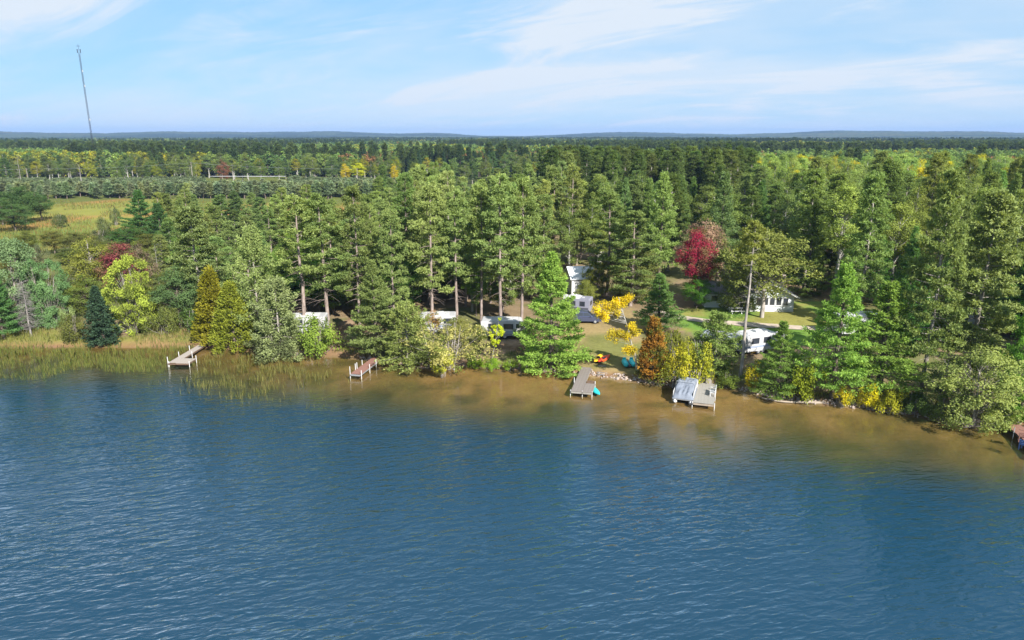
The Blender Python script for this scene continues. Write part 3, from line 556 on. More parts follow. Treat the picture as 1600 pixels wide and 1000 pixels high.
P('full_pine', 'pine_tree', 318, 500, 322, 82, (0.09, 0.115, 0.042), 'tall grey green pine behind the yellow green cedars', 'pine tree', var=1)
P('overhang_pine', 'pine_tree', 408, 528, 362, 92, (0.088, 0.115, 0.038), 'tall shaggy pine left of the first camper', 'pine tree', var=0)
P('overhang_pine', 'pine_tree', 440, 556, 440, 92, (0.12, 0.142, 0.06), 'grey green pine leaning over the water in front of the first camper', 'pine tree', var=1)
P('shrub', 'shrub', 426, 562, 518, 74, C_GREY, 'grey green bush with bare twigs on the water edge', 'shrub')
P('shrub', 'shrub', 500, 557, 488, 72, (0.13, 0.18, 0.03), 'bright green rounded bush in front of the first camper', 'shrub', var=0)
P('red_pine', 'red_pine', 478, 520, 308, 84, C_RP, 'tall red pine with a long bare trunk behind the first camper', 'pine tree', var=2)
P('red_pine', 'red_pine', 514, 512, 305, 80, C_RP, 'red pine with bare trunk right of the first camper', 'pine tree', var=0)
P('maple', 'maple_tree', 500, 488, 395, 62, (0.075, 0.165, 0.028), 'bright green young maple between the two bare pine trunks', 'tree', var=0)
P('white_pine', 'white_pine', 590, 552, 408, 92, C_RP, 'olive green pine on the bank above the red dock', 'pine tree', var=3)
P('overhang_pine', 'pine_tree', 636, 570, 478, 100, (0.11, 0.135, 0.04), 'wide low pine overhanging the water right of the red dock', 'pine tree', var=1)
P('shrub', 'shrub', 600, 562, 525, 46, C_GREY, 'dull green bush beside the shore end of the red dock', 'shrub')
P('willow', 'willow_shrub', 700, 578, 500, 150, (0.29, 0.27, 0.085), 'sprawling pale yellow shrub with bare limbs below the second camper', 'shrub', mat='turn_green')
P('shrub', 'shrub', 692, 590, 546, 40, (0.34, 0.34, 0.025), 'round lime yellow bush hanging over the water', 'shrub', var=3, mat='turn_green')
P('shrub', 'shrub', 676, 522, 482, 28, (0.24, 0.13, 0.03), 'small orange brown tree in front of the second camper', 'shrub', var=3, mat='turn_green')
P('yellow_birch', 'birch_sapling', 768, 566, 494, 36, (0.30, 0.36, 0.02), 'slim lime green sapling in front of the third camper', 'tree')
for i, (px, py, wp) in enumerate([(742, 576, 34), (770, 578, 34), (798, 580, 32), (826, 580, 30)]):
    P('shrub', 'shrub', px, py, py - 20, wp, [(0.14, 0.24, 0.022), (0.15, 0.25, 0.025), (0.13, 0.2, 0.025), (0.10, 0.15, 0.025)][i], ['low bright green bush on the bank beside the pale yellow shrub', 'low bright green bush on the bank under the lime sapling', 'low green bush on the bank below the third camper', 'low dull green bush left of the big plumed pine'][i], 'shrub', group='low bushes along the bank')
P('white_pine', 'white_pine', 862, 578, 398, 112, (0.115, 0.185, 0.036), 'big bright green pine with layered plumes left of the grey dock', 'pine tree', var=0)
P('shrub', 'shrub', 884, 578, 560, 34, (0.11, 0.15, 0.03), 'low bush on the bank left of the grey dock', 'shrub')
P('leaning_birch', 'birch_tree', 998, 592, 462, None, C_YEL, 'leaning birch with bright yellow leaves behind the turquoise pedal boat', 'tree', rot=0.15, mat='turn_yellow')
P('white_pine', 'white_pine', 1028, 520, 426, 72, (0.078, 0.140, 0.038), 'small green pine behind the bright yellow birch', 'pine tree', var=2)
P('cedar', 'rusty_cedar', 1018, 590, 494, 50, (0.25, 0.125, 0.022), 'rusty orange cedar on the bank beside the yellow green shrub', 'cedar tree', var=0, mat='turn_green')
P('shrub', 'shrub', 1052, 604, 540, 60, (0.30, 0.27, 0.02), 'yellow green shrub on the bank behind the covered boat, left one', 'shrub', var=0, mat='turn_green')
P('shrub', 'shrub', 1082, 604, 524, 62, (0.27, 0.27, 0.022), 'tall yellow green shrub on the bank behind the covered boat', 'shrub', var=1, mat='turn_green')
P('shrub', 'shrub', 1050, 572, 512, 60, (0.16, 0.175, 0.03), 'olive green shrub above the yellow green shrubs', 'shrub', var=2)
P('overhang_pine', 'pine_tree', 1116, 575, 490, 88, (0.095, 0.125, 0.035), 'olive green bushy pine in front of the blue grey canopy', 'pine tree', var=0)
P('maple', 'red_maple', 1086, 478, 350, 60, (0.23, 0.022, 0.045), 'crimson red maple left of the white cottage', 'tree', var=2, mat='turn_brown')
P('maple', 'pink_maple', 1094, 465, 333, 84, (0.26, 0.17, 0.115), 'dusty pink tree standing behind the crimson maple', 'tree', var=0, mat='turn_green')
P('maple', 'maple_tree', 1088, 482, 428, 52, (0.07, 0.16, 0.022), 'bright green young maple below the crimson maple', 'tree', var=1)
P('oak', 'oak_tree', 1190, 496, 340, 130, (0.125, 0.142, 0.038), 'big loose olive tree hanging over the roof of the white cottage', 'tree', var=0)
P('sparse_pine', 'dead_top_pine', 1156, 590, 348, None, C_OLV, 'tall leaning bare trunked pine beside the wide grey dock', 'pine tree', tilt=(0, 0.055))
P('shrub', 'shrub', 1140, 606, 580, 44, (0.13, 0.165, 0.03), 'green bush on the bank right of the wide grey dock', 'shrub')
P('shrub', 'shrub', 1177, 614, 562, 32, (0.50, 0.40, 0.015), 'bright yellow bush right of the tall leaning trunk', 'shrub', var=3, mat='turn_green')
P('white_pine', 'white_pine', 1212, 615, 502, 86, (0.098, 0.165, 0.036), 'green pine in front of the camper on the green lawn', 'pine tree', var=3)
P('shrub', 'shrub', 1258, 630, 556, 52, (0.21, 0.255, 0.025), 'yellow green bush between two green pines on the bank', 'shrub', var=1)
P('white_pine', 'white_pine', 1300, 622, 414, 120, (0.100, 0.168, 0.034), 'vivid green pine right of the cottage lawn', 'pine tree', var=1)
P('white_pine', 'white_pine', 1372, 614, 438, 126, (0.100, 0.165, 0.034), 'vivid green pine with a clear trunk base, second on the right bank', 'pine tree', var=2)
P('shrub', 'shrub', 1314, 637, 600, 32, (0.52, 0.44, 0.015), 'small bright yellow bush on the bank under the vivid pines, left of the stump', 'shrub', var=3, mat='turn_green')
P('shrub', 'shrub', 1356, 640, 596, 34, (0.48, 0.42, 0.015), 'small bright yellow bush beside the pale stump', 'shrub', var=0, mat='turn_green')
P('shrub', 'shrub', 1392, 647, 598, 42, (0.26, 0.27, 0.025), 'yellow green bush right of the pale stump', 'shrub', var=1)
P('shrub', 'shrub', 1425, 648, 608, 52, (0.075, 0.12, 0.03), 'dark green bush on the bank right of the yellow bushes', 'shrub', var=2)
P('full_pine', 'pine_tree', 1438, 622, 268, 96, (0.105, 0.13, 0.040), 'very tall pine with open branches behind the bank bushes at right', 'pine tree', var=2)
P('full_pine', 'pine_tree', 1506, 615, 300, 104, (0.115, 0.135, 0.046), 'very tall shaggy pine with bare grey inner branches at right', 'pine tree', var=1)
P('low_oak', 'leaning_oak', 1514, 664, 540, 138, (0.165, 0.205, 0.060), 'light green spreading tree overhanging the water left of the brown dock', 'tree', var=1)
P('low_oak', 'leaning_oak', 1470, 655, 550, 96, (0.120, 0.17, 0.045), 'mid green spreading tree on the bank left of the light green one', 'tree', var=0)
P('white_pine', 'white_pine', 1590, 655, 398, 90, (0.090, 0.170, 0.028), 'bright green pine cut by the right edge above the brown dock', 'pine tree', var=0)
P('shrub', 'shrub', 1560, 668, 630, 46, (0.13, 0.185, 0.035), 'green bush beside the shore end of the brown dock', 'shrub')
for px, py, tp, wp, v, lb in [(562, 508, 292, 84, 1, 'red pine above the sandy clearing by the red dock'), (618, 520, 330, 74, 3, 'red pine left of the second camper'), (676, 512, 288, 84, 0, 'red pine with a thick grey trunk behind the second camper'), (714, 508, 300, 76, 2, 'red pine rising right behind the second camper'),
                              (752, 505, 290, 82, 4, 'red pine behind the left end of the third camper'), (782, 520, 276, 84, 2, 'tall red pine at the middle of the third camper'), (815, 512, 280, 84, 1, 'tall red pine behind the right end of the third camper'), (948, 462, 300, 86, 3, 'olive red pine right behind the parked car'), (985, 478, 330, 100, 3, 'shaggy grey olive pine above the bright yellow birch')]:
    P('red_pine', 'red_pine', px, py, tp, wp * 0.82, C_RP, lb, 'pine tree', var=v)
P('aspen', 'aspen_tree', 938, 420, 268, 66, C_ASP, 'light green aspen standing out before the dark pine block', 'tree', var=0)
P('white_pine', 'white_pine', 1030, 430, 270, 78, (0.105, 0.15, 0.045), 'tall pale green pine before the dark pine block', 'pine tree', var=1)
P('white_pine', 'white_pine', 1120, 440, 268, 70, (0.075, 0.115, 0.045), 'tall blue green pine behind the crimson maple', 'pine tree', var=2)
P('aspen', 'aspen_tree', 1255, 430, 262, 84, (0.13, 0.19, 0.075), 'pale grey green aspen with white branching trunk behind the cottage', 'tree', var=2)
P('aspen', 'aspen_tree', 908, 400, 318, 22, (0.36, 0.38, 0.015), 'small yellow green aspen left of the light green aspen', 'tree', var=1)

for px, py, tp, wp, c, lb in [(452, 530, 492, 40, (0.11, 0.155, 0.04), 'green sapling in front of the left end of the first camper'), (655, 536, 492, 34, (0.12, 0.15, 0.035), 'green sapling before the left end of the second camper'), (716, 536, 496, 46, (0.17, 0.18, 0.05), 'olive yellow sapling before the right end of the second camper'), (820, 545, 500, 34, (0.11, 0.15, 0.035), 'green sapling at the right end of the third camper'), (748, 545, 505, 26, (0.13, 0.16, 0.04), 'small green sapling at the left end of the third camper'), (886, 520, 470, 30, (0.12, 0.17, 0.035), 'green sapling between the plumed pine and the parked car'), (915, 482, 436, 34, (0.15, 0.17, 0.04), 'olive sapling in front of the white shed')]:
    P('maple', 'maple_sapling', px, py, tp, wp, c, lb, 'tree', var=2)
P('low_oak', 'oak_tree', 1152, 488, 388, 84, (0.12, 0.14, 0.036), 'olive tree with low branches hiding the cottage wing', 'tree', var=0)
P('low_oak', 'oak_tree', 985, 470, 382, 84, (0.125, 0.14, 0.04), 'dull olive tree on the far side of the brown lawn', 'tree', var=1)
P('low_oak', 'oak_tree', 930, 462, 405, 52, (0.14, 0.15, 0.03), 'olive yellow tree behind the parked car', 'tree', var=0)
# ------------------------------------------------------------------ keep-out areas and stands of trees
SITES = [(*G(px, py)[:2], r) for px, py, r in [(470, 516, 5.5), (678, 514, 5.0), (786, 522, 4.5), (900, 500, 6.0), (905, 452, 8.0), (925, 480, 6.0), (915, 470, 5.0), (1190, 545, 5), (1200, 485, 7), (1140, 482, 6), (1120, 540, 3), (1350, 530, 5), (1470, 505, 5), (550, 530, 4)]]
def blocked(x, y):
    for (a, b, r) in SITES:
        if (x - a) ** 2 + (y - b) ** 2 < r * r: return True
    q = (np.array([x]), np.array([y]))
    return bool(inpoly(*q, LAWN1)[0] or inpoly(*q, LAWN2)[0] or inpoly(*q, MEADOW)[0] or (y - float(S(np.array([x]))[0]) < 2.5) or (abs(y - 353) < 9 and x < 40))
def stand(n, region, dmin, kinds, label, group, cat, r=None, seed=1, extra=None):
    """region: (px0, px1, Y0, Y1): a wedge of ground seen between two picture columns"""
    rr = np.random.RandomState(seed); k = 0; tries = 0
    while k < n and tries < n * 40:
        tries += 1; y = math.sqrt(rr.uniform(region[2] ** 2, region[3] ** 2)); dep = y * 0.967 + 6.5; x = (rr.uniform(region[0], region[1]) - 800) / FPX * dep
        if blocked(x, y) or any((x - a) ** 2 + (y - b) ** 2 < max(dmin, min(c, 2.0)) ** 2 for a, b, c in TREES): continue
        key, name, h0, h1, w0, col, lab = kinds[rr.choice(len(kinds), p=[q[7] for q in kinds])][:7]
        h = rr.uniform(h0, h1); c = np.array(col) * rr.uniform(0.85, 1.18) * np.array([rr.uniform(0.9, 1.12), 1, rr.uniform(0.85, 1.15)])
        plant(key, name, x, y, h, w0 * rr.uniform(0.85, 1.2), tuple(c), lab, cat, group, var=rr.randint(9)); k += 1
def K(key, name, h0, h1, w0, col, lab, p): return (key, name, h0, h1, w0, col, lab, p)
stand(18, (520, 640, 100, 140), 2.8, [K('red_pine', 'red_pine', 12, 15.5, 2.3, C_RP, 'shorter olive red pine at the left end of the grove behind the campers', 1.0)], '', 'left end of the red pine grove', 'pine tree', seed=23)
stand(66, (635, 940, 100, 150), 2.8, [K('red_pine', 'red_pine', 14, 19.5, 2.5, C_RP, 'olive red pine in the grove behind the campers', 0.86), K('aspen', 'aspen_tree', 11, 16, 2.4, (0.13, 0.17, 0.04), 'green aspen among the red pines behind the campers', 0.14)], '', 'red pine grove behind the campers', 'pine tree', seed=3)
stand(60, (430, 900, 96, 132), 2.2, [K('maple', 'maple_tree', 5, 9, 2.2, (0.10, 0.16, 0.03), 'green understory tree among the red pines behind the campers', 1.0)], '', 'understory trees in the red pine grove', 'tree', seed=4)
stand(66, (1250, 1680, 88, 165), 3.2, [K('full_pine', 'pine_tree', 15.0, 21.5, 2.8, (0.090, 0.118, 0.034), 'tall dark pine in the grove at right', 0.62), K('white_pine', 'white_pine', 14, 20, 3.0, (0.085, 0.125, 0.036), 'tall plumed pine in the grove at right', 0.22), K('aspen', 'aspen_tree', 15, 19.5, 2.8, (0.14, 0.19, 0.05), 'light green aspen among the tall pines at right', 0.16)], '', 'tall dark pines at right', 'pine tree', seed=5)
stand(16, (1230, 1680, 82, 120), 3.0, [K('white_pine', 'white_pine', 7, 13, 2.5, (0.065, 0.115, 0.03), 'dark green young pine under the tall grove at right', 1.0)], '', 'young pines under the tall grove', 'pine tree', seed=6)
stand(44, (935, 1300, 128, 180), 3.8, [K('full_pine', 'pine_tree', 14, 18, 2.9, C_RPD, 'dark pine in the woods behind the cottage', 0.3), K('aspen', 'aspen_tree', 14, 17.5, 3.0, C_ASP, 'green aspen in the woods behind the cottage', 0.5), K('white_pine', 'white_pine', 14, 17, 3.0, (0.07, 0.115, 0.035), 'blue green pine in the woods behind the cottage', 0.2)], '', 'woods behind the cottage', 'tree', seed=7)
stand(95, (845, 1175, 185, 268), 4.2, [K('full_pine', 'pine_tree', 19.0, 21.5, 3.3, (0.055, 0.078, 0.023), 'dark pine in the dense block before the far forest', 1.0)], '', 'dense dark pine block', 'pine tree', seed=8)
stand(60, (255, 530, 104, 175), 3.0, [K('full_pine', 'pine_tree', 8, 12, 2.4, (0.085, 0.112, 0.036), 'grey green pine in the woods left of the campers', 0.4), K('red_pine', 'red_pine', 10, 13.5, 2.3, C_RP, 'olive red pine in the woods left of the campers', 0.3), K('maple', 'maple_tree', 5, 9, 2.8, (0.095, 0.15, 0.035), 'green leafy tree in the woods left of the campers', 0.3)], '', 'woods left of the campers', 'tree', seed=9)
stand(60, (-60, 300, 94, 168), 2.6, [K('maple', 'maple_tree', 3.5, 6.5, 2.5, C_OLV, 'olive leafy tree in the thicket between meadow and shore', 0.4), K('shrub', 'shrub', 2.5, 4, 2.4, C_GREY, 'grey olive bush in the thicket between meadow and shore', 0.6)], '', 'thicket between meadow and shore', 'tree', seed=10)
stand(44, (590, 900, 150, 285), 4.5, [K('full_pine', 'pine_tree', 12, 15, 3.0, (0.075, 0.105, 0.033), 'green pine behind the red pine grove', 0.6), K('maple', 'maple_tree', 7, 10, 3.6, C_GRN, 'green leafy tree behind the red pine grove', 0.4)], '', 'trees behind the red pine grove', 'tree', seed=11)
P('maple', 'maple_tree', 655, 345, 283, 58, (0.085, 0.15, 0.045), 'round green leafy tree showing above the red pines', 'tree', var=1)
for i, (px, py, tp, wp) in enumerate([(5, 352, 292, 60), (42, 350, 288, 52), (66, 345, 300, 40), (25, 362, 312, 60)]):
    P('maple', 'maple_tree', px, py, tp, wp, (0.062, 0.11, 0.035), 'dense green tree in the clump left of the yellow meadow', 'tree', group='tree clump left of the meadow')
P('white_pine', 'white_pine', 228, 388, 298, 74, (0.05, 0.1, 0.03), 'dark green wide pine right of the yellow meadow', 'pine tree', var=3)
P('white_pine', 'white_pine', 256, 400, 318, 60, (0.045, 0.09, 0.03), 'dark green pine right beside the wide meadow pine', 'pine tree', var=1)
P('maple', 'maple_tree', 205, 398, 348, 60, (0.06, 0.115, 0.03), 'low dark green tree at the foot of the wide meadow pine', 'tree', var=0)
for i, (px, py, tp, wp) in enumerate([(95, 356, 332, 22), (165, 372, 336, 26), (98, 345, 334, 14), (182, 352, 322, 20)]):
    P('shrub', 'shrub', px, py, tp, wp, (0.085, 0.105, 0.04), 'grey green bush standing in the yellow meadow', 'shrub', group='bushes in the meadow')
stand(110, (1170, 1700, 178, 275), 4.4, [K('aspen', 'aspen_tree', 17.5, 20.5, 3.4, (0.150, 0.215, 0.055), 'light green aspen in the band beyond the tall dark pines', 0.8), K('aspen', 'aspen_tree', 17.5, 20, 3.2, (0.30, 0.28, 0.02), 'yellow aspen in the band beyond the tall dark pines', 0.2)], '', 'aspen band at right', 'tree', seed=12)
stand(120, (-60, 870, 364, 440), 5.0, [K('aspen', 'aspen_tree', 12, 17, 3.4, (0.095, 0.128, 0.036), 'olive green aspen in the wood edge beyond the pale road', 0.58), K('full_pine', 'pine_tree', 11, 16, 3.0, (0.05, 0.075, 0.026), 'dark pine in the wood edge beyond the pale road', 0.26), K('aspen', 'aspen_tree', 11, 15, 3.0, (0.185, 0.195, 0.02), 'yellow green aspen in the wood edge beyond the pale road', 0.16)], '', 'wood edge beyond the road', 'tree', seed=13)
def Pfar(key, name, px, Y, top, wpx, col, label, cat):
    x = (px - 800) / FPX * (Y * 0.967 + 6.5); z = H1(x, Y); d = pix_dir(px, top); h = CAMH + Y / d[1] * d[2] - z
    return plant(key, name, x, Y, max(4, h), wpx / 2 / FPX * (Y * 0.967 + 6.5), col, label, cat)
Pfar('aspen', 'aspen_tree', 541, 361, 252, 17, (0.42, 0.34, 0.02), 'bright golden aspen at the wood edge beyond the road', 'tree')
Pfar('aspen', 'aspen_tree', 562, 361, 252, 26, (0.30, 0.33, 0.02), 'lime aspen right beside the golden one', 'tree')
Pfar('aspen', 'aspen_tree', 616, 372, 254, 14, (0.38, 0.30, 0.02), 'small golden aspen right of the lime one at the wood edge', 'tree')
Pfar('maple', 'red_maple', 648, 340, 268, 16, (0.20, 0.045, 0.04), 'small dull red maple above the young pine plantation', 'tree')
Pfar('maple', 'russet_maple', 352, 374, 248, 20, (0.17, 0.075, 0.045), 'russet tree above the pale road', 'tree')
Pfar('dead_aspen', 'dead_birch', 36, 330, 242, 20, None, 'pale bare dead birch standing left of the mast', 'dead tree')
Pfar('dead_aspen', 'dead_birch', 131, 310, 256, 28, None, 'pale bare dead tree below the mast at the plantation edge', 'dead tree')
stand(300, (-40, 690, 284, 306), 1.3, [K('young_pine', 'young_pine', 4.4, 6.6, 1.7, (0.10, 0.125, 0.068), 'thin grey green young pine in the plantation beyond the meadow', 1.0)], '', 'young pine plantation', 'pine tree', seed=14)

# ------------------------------------------------------------------ forest out to the horizon: one mass
fcol = bpy.data.collections.new('forest_pieces')
def piece(i, gens, cols, mats):
    V = []; F = []; mi = []; va = []; n = 0; names = []
    for (wd, lf, h), (ox, oy), s, mk in gens:
        for W, k in ((wd, 0), (lf, 1)):
            v = W[0] * s; v = v + np.array([ox, oy, 0]); V.append(v); F.append(np.asarray(W[1]) + n); n += len(v); mi.append(np.full(len(W[1]), k)); va.append(W[2] if k else np.zeros(len(W[1])))
    me = mesh_np('forest_piece', np.concatenate(V), [np.concatenate(F)], {'var': ('FACE', 'FLOAT', np.concatenate(va))}, np.concatenate(mi))
    me.materials.append(M['bark_dark']); me.materials.append(foliage_mat('forest_leafage', 0.36, 0.85, 1.9, 0.02, cols)); o = bpy.data.objects.new('forest_piece_%02d' % i, me); o.color = (*cols, 1); fcol.objects.link(o)
bl = [broad(101, 15, 3.7, 0.08, 34, leaf=0.85, clr=1.35, per=20), broad(102, 15, 3.3, 0.1, 30, leaf=0.85, clr=1.3, per=20, ragged=0.4), broad(103, 15, 4.3, 0.06, 38, leaf=0.85, clr=1.5, per=20)]
pn = [red_pine(104, 18, 3.1, 0.12, 0.35, 34, dead=0, L=0.6), red_pine(105, 18, 2.8, 0.14, 0.35, 34, dead=0, L=0.6)]
sp = [spruce(106, 14, 2.6, 0.25)]
pal = [(0.078, 0.125, 0.034), (0.105, 0.15, 0.036), (0.060, 0.10, 0.032), (0.165, 0.175, 0.022), (0.40, 0.33, 0.012), (0.16, 0.095, 0.04), (0.12, 0.18, 0.045)]
for i in range(7): piece(i, [(bl[i % 3], (0, 0), 1.0, 0)], pal[i], 'foliage')
piece(7, [(pn[0], (0, 0), 1.0, 0)], (0.042, 0.064, 0.022), 'needles'); piece(8, [(pn[1], (0, 0), 1.0, 0)], (0.058, 0.082, 0.026), 'needles'); piece(9, [(sp[0], (0, 0), 1.0, 0)], (0.033, 0.058, 0.026), 'needles')
rp = np.random.RandomState(5)
def patch(i, base, col, mat, n=11):
    piece(i, [(base[rp.randint(len(base))], (rp.uniform(-11, 11), rp.uniform(-11, 11)), rp.uniform(0.75, 1.15), 0) for _ in range(n)], col, mat)
lo_b = [broad(111, 15, 3.8, 0.35, 16, leaf=1.6, clr=1.7, per=9), broad(112, 15, 3.4, 0.35, 15, leaf=1.6, clr=1.6, per=9)]; lo_p = [white_pine(113, 17, 3.0, 0.3, 0.12, 1.2), white_pine(114, 17, 2.7, 0.3, 0.12, 1.2)]
for i, c in enumerate([(0.072, 0.115, 0.034), (0.095, 0.13, 0.034), (0.052, 0.088, 0.032), (0.16, 0.165, 0.022), (0.125, 0.095, 0.035)]): patch(10 + i, lo_b, c, 'foliage')
patch(15, lo_p, (0.040, 0.062, 0.024), 'needles', 14); patch(16, lo_p, (0.032, 0.055, 0.026), 'needles', 14)
piece(17, [(white_pine(83, 7, 1.3, 0.2, 0.2, 0.6, 10, 55, 0.3, 0.12, 4, 0.6, irr=0.5), (0, 0), 1.0, 0)], (0.088, 0.112, 0.060), 'needles')
def forest_points():
    rr = np.random.RandomState(77); pts = []; idx = []; scl = []
    def add(x, y, isp, hmul):
        z = H(x, y); ty = fbm(x / 130, y / 90, 201, 3); t2 = rr.rand(len(x)); pine = (fbm(x / 170 + 9, y / 70, 211, 3) + 0.16 * (rr.rand(len(x)) - 0.5)) > 0.59
        if isp:
            k = np.where(pine, np.where(t2 < 0.5, 15, 16), np.where(ty > 0.62, 13, np.where(ty < 0.33, 14, 10 + (t2 * 3).astype(int))))
        else:
            k = np.where(pine, 7 + (t2 * 3).astype(int), np.where((ty > 0.60) & (t2 < 0.6), 3, np.where((ty > 0.64) & (t2 > 0.92), 4, np.where((ty < 0.33) & (t2 < 0.6), 5, np.array([0, 1, 2, 6, 0])[(t2 * 4.99).astype(int)]))))
        pts.append(np.stack([x, y, z - 0.3], 1)); idx.append(k); s = rr.uniform(0.78, 1.15, len(x)) * hmul; scl.append(np.stack([s * rr.uniform(0.9, 1.2, len(x)), s * rr.uniform(0.9, 1.2, len(x)), s], 1))
    # single trees
    def scatter(Y0, Y1, spacing, fn, isp, hm):
        ny = int((Y1 - Y0) / spacing)
        for j in range(ny):
            y = Y0 + (j + 0.5) * spacing; w = y * 0.80 + 60; n = int(2 * w / spacing); x = -w + (np.arange(n) + rr.rand(n)) * spacing; yy = y + (rr.rand(n) - 0.5) * spacing * 1.6; ok = fn(x, yy); x = x[ok]; yy = yy[ok]
            if len(x): add(x, yy, isp, hm)
    def far_ok(x, y):
        px = 800 + FPX * x / (y * 0.967 + 6.5); lim = np.where(px < 860, 436, np.where(px < 1172, 264, 268)); return (y > lim)
    scatter(264, 980, 4.9, far_ok, False, 1.0)
    # beside and behind what is picked out singly, out of view or hidden
    def gaps(x, y):
        px = 800 + FPX * x / (y * 0.967 + 6.5); ok = ((px < -70) | (px > 1680)) & (y - S(x) > 8) & ~((y > 140) & (y < 292) & (x < -60)) & ~((np.abs(y - 353) < 9) & (x < 40))
        return ok
    scatter(60, 436, 5.2, gaps, False, 1.05)
    # the rows behind the front of the plantation
    r3 = np.random.RandomState(19); n = 5200; x = r3.uniform(-270, -25, n); y = r3.uniform(304, 340, n); px = 800 + FPX * x / (y * 0.967 + 6.5); ok = (px < 700) & ~((px > 322) & (px < 452) & (y > 314)); x = x[ok]; y = y[ok]
    pts.append(np.stack([x, y, H(x, y) - 0.1], 1)); idx.append(np.full(len(x), 17)); q3 = r3.uniform(0.5, 0.78, len(x)); scl.append(np.stack([q3 * 1.25, q3 * 1.25, q3], 1))
    scatter(960, 3000, 21, lambda x, y: y > 0, True, 1.0)
    return np.concatenate(pts), np.concatenate(idx), np.concatenate(scl)
fp, fi, fs = forest_points()
fme = bpy.data.meshes.new('forest'); fme.vertices.add(len(fp)); fme.vertices.foreach_set('co', fp.astype(np.float32).ravel())
for nme, ty, val in (('pick', 'INT', fi), ('turn', 'FLOAT', np.random.RandomState(3).rand(len(fp)) * 6.283), ('size', 'FLOAT_VECTOR', fs)):
    a = fme.attributes.new(nme, ty, 'POINT'); a.data.foreach_set('vector' if ty == 'FLOAT_VECTOR' else 'value', np.ascontiguousarray(val, np.int32 if ty == 'INT' else np.float32).ravel())
fo = link('forest', fme); tag(fo, 'green and yellow mixed forest reaching from the wood edge to the far hills', 'forest', kind='stuff')
ng = bpy.data.node_groups.new('forest', 'GeometryNodeTree')
ng.interface.new_socket('Geometry', in_out='INPUT', socket_type='NodeSocketGeometry'); ng.interface.new_socket('Geometry', in_out='OUTPUT', socket_type='NodeSocketGeometry')
gi = ng.nodes.new('NodeGroupInput'); go = ng.nodes.new('NodeGroupOutput'); iop = ng.nodes.new('GeometryNodeInstanceOnPoints'); ci = ng.nodes.new('GeometryNodeCollectionInfo')
ci.inputs['Collection'].default_value = fcol; ci.inputs['Separate Children'].default_value = True; ci.inputs['Reset Children'].default_value = True
def named(n, ty):
    a = ng.nodes.new('GeometryNodeInputNamedAttribute'); a.data_type = ty; a.inputs[0].default_value = n; return a.outputs[0]
cx = ng.nodes.new('ShaderNodeCombineXYZ'); ng.links.new(named('turn', 'FLOAT'), cx.inputs[2])
ng.links.new(gi.outputs[0], iop.inputs['Points']); ng.links.new(ci.outputs[0], iop.inputs['Instance']); iop.inputs['Pick Instance'].default_value = True
ng.links.new(named('pick', 'INT'), iop.inputs['Instance Index']); ng.links.new(cx.outputs[0], iop.inputs['Rotation']); ng.links.new(named('size', 'FLOAT_VECTOR'), iop.inputs['Scale']); ng.links.new(iop.outputs[0], go.inputs[0])
fo.modifiers.new('forest', 'NODES').node_group = ng
# the canopy of the far hills
def far_canopy():
    rr = np.random.RandomState(8); az = np.linspace(-0.86, 0.86, 900); rad = 2850 * (11500 / 2850) ** np.linspace(0, 1, 190); A, Q = np.meshgrid(az, rad); X = (np.sin(A) * Q).ravel(); Y = (np.cos(A) * Q).ravel()
    Z = H(X, Y) + 11 + 4.5 * rr.rand(len(X)) + 5 * (fbm(X / 60, Y / 60, 301, 2)); n = len(az)
    i = np.arange(len(rad) - 1)[:, None] * n; j = np.arange(n - 1)[None, :]; F = np.stack([i + j, i + j + 1, i + n + j + 1, i + n + j], -1).reshape(-1, 4)
    k = fbm(X / 500, Y / 260, 311, 4)[:, None]; k2 = rr.rand(len(X), 1); c = np.where(k > 0.56, [[0.020, 0.034, 0.022]], [[0.042, 0.060, 0.026]]) * (0.7 + 0.6 * k2); c = np.where((k < 0.36) & (k2 > 0.4), [[0.07, 0.072, 0.025]], c)
    m, t = new_mat('far_canopy'); at = nn(t, 'ShaderNodeAttribute', attribute_name='leafage'); d = nn(t, 'ShaderNodeBsdfDiffuse'); t.links.new(at.outputs['Color'], d.inputs[0]); out(t, d.outputs[0])
    o = link('far_forest', mesh_np('far_forest', np.stack([X, Y, Z], 1), [F], {'leafage': ('POINT', 'FLOAT_COLOR', np.concatenate([c, np.ones((len(X), 1))], 1))}), None, m)
    tag(o, 'blue green wooded hills along the horizon', 'forest', kind='stuff')
far_canopy()
# ------------------------------------------------------------------ materials of built things
M['white'] = plain('white_paint', (0.50, 0.50, 0.50), 0.4, 0.5, var=0.06, scale=2); M['rv_white'] = plain('camper_shell', (0.40, 0.40, 0.41), 0.35, 0.5, var=0.07, scale=1.5); M['glass'] = plain('dark_glass', (0.03, 0.035, 0.045), 0.08, 0.8, var=0.3, scale=2)
M['black'] = plain('black_rubber', (0.02, 0.02, 0.022), 0.8, 0.2); M['grey_metal'] = plain('grey_metal', (0.42, 0.43, 0.45), 0.45, 0.5, 0.6); M['steel'] = plain('galvanised_steel', (0.5, 0.52, 0.55), 0.4, 0.5, 0.7); M['dark_steel'] = plain('mast_steel', (0.025, 0.027, 0.033), 0.8, 0.2, 0.0)
M['stripe_blue'] = plain('blue_grey_stripe', (0.22, 0.26, 0.36), 0.4); M['stripe_dark'] = plain('dark_stripe', (0.06, 0.06, 0.075), 0.4); M['lilac'] = plain('lilac_grey_shell', (0.20, 0.20, 0.25), 0.4, 0.5, var=0.06)
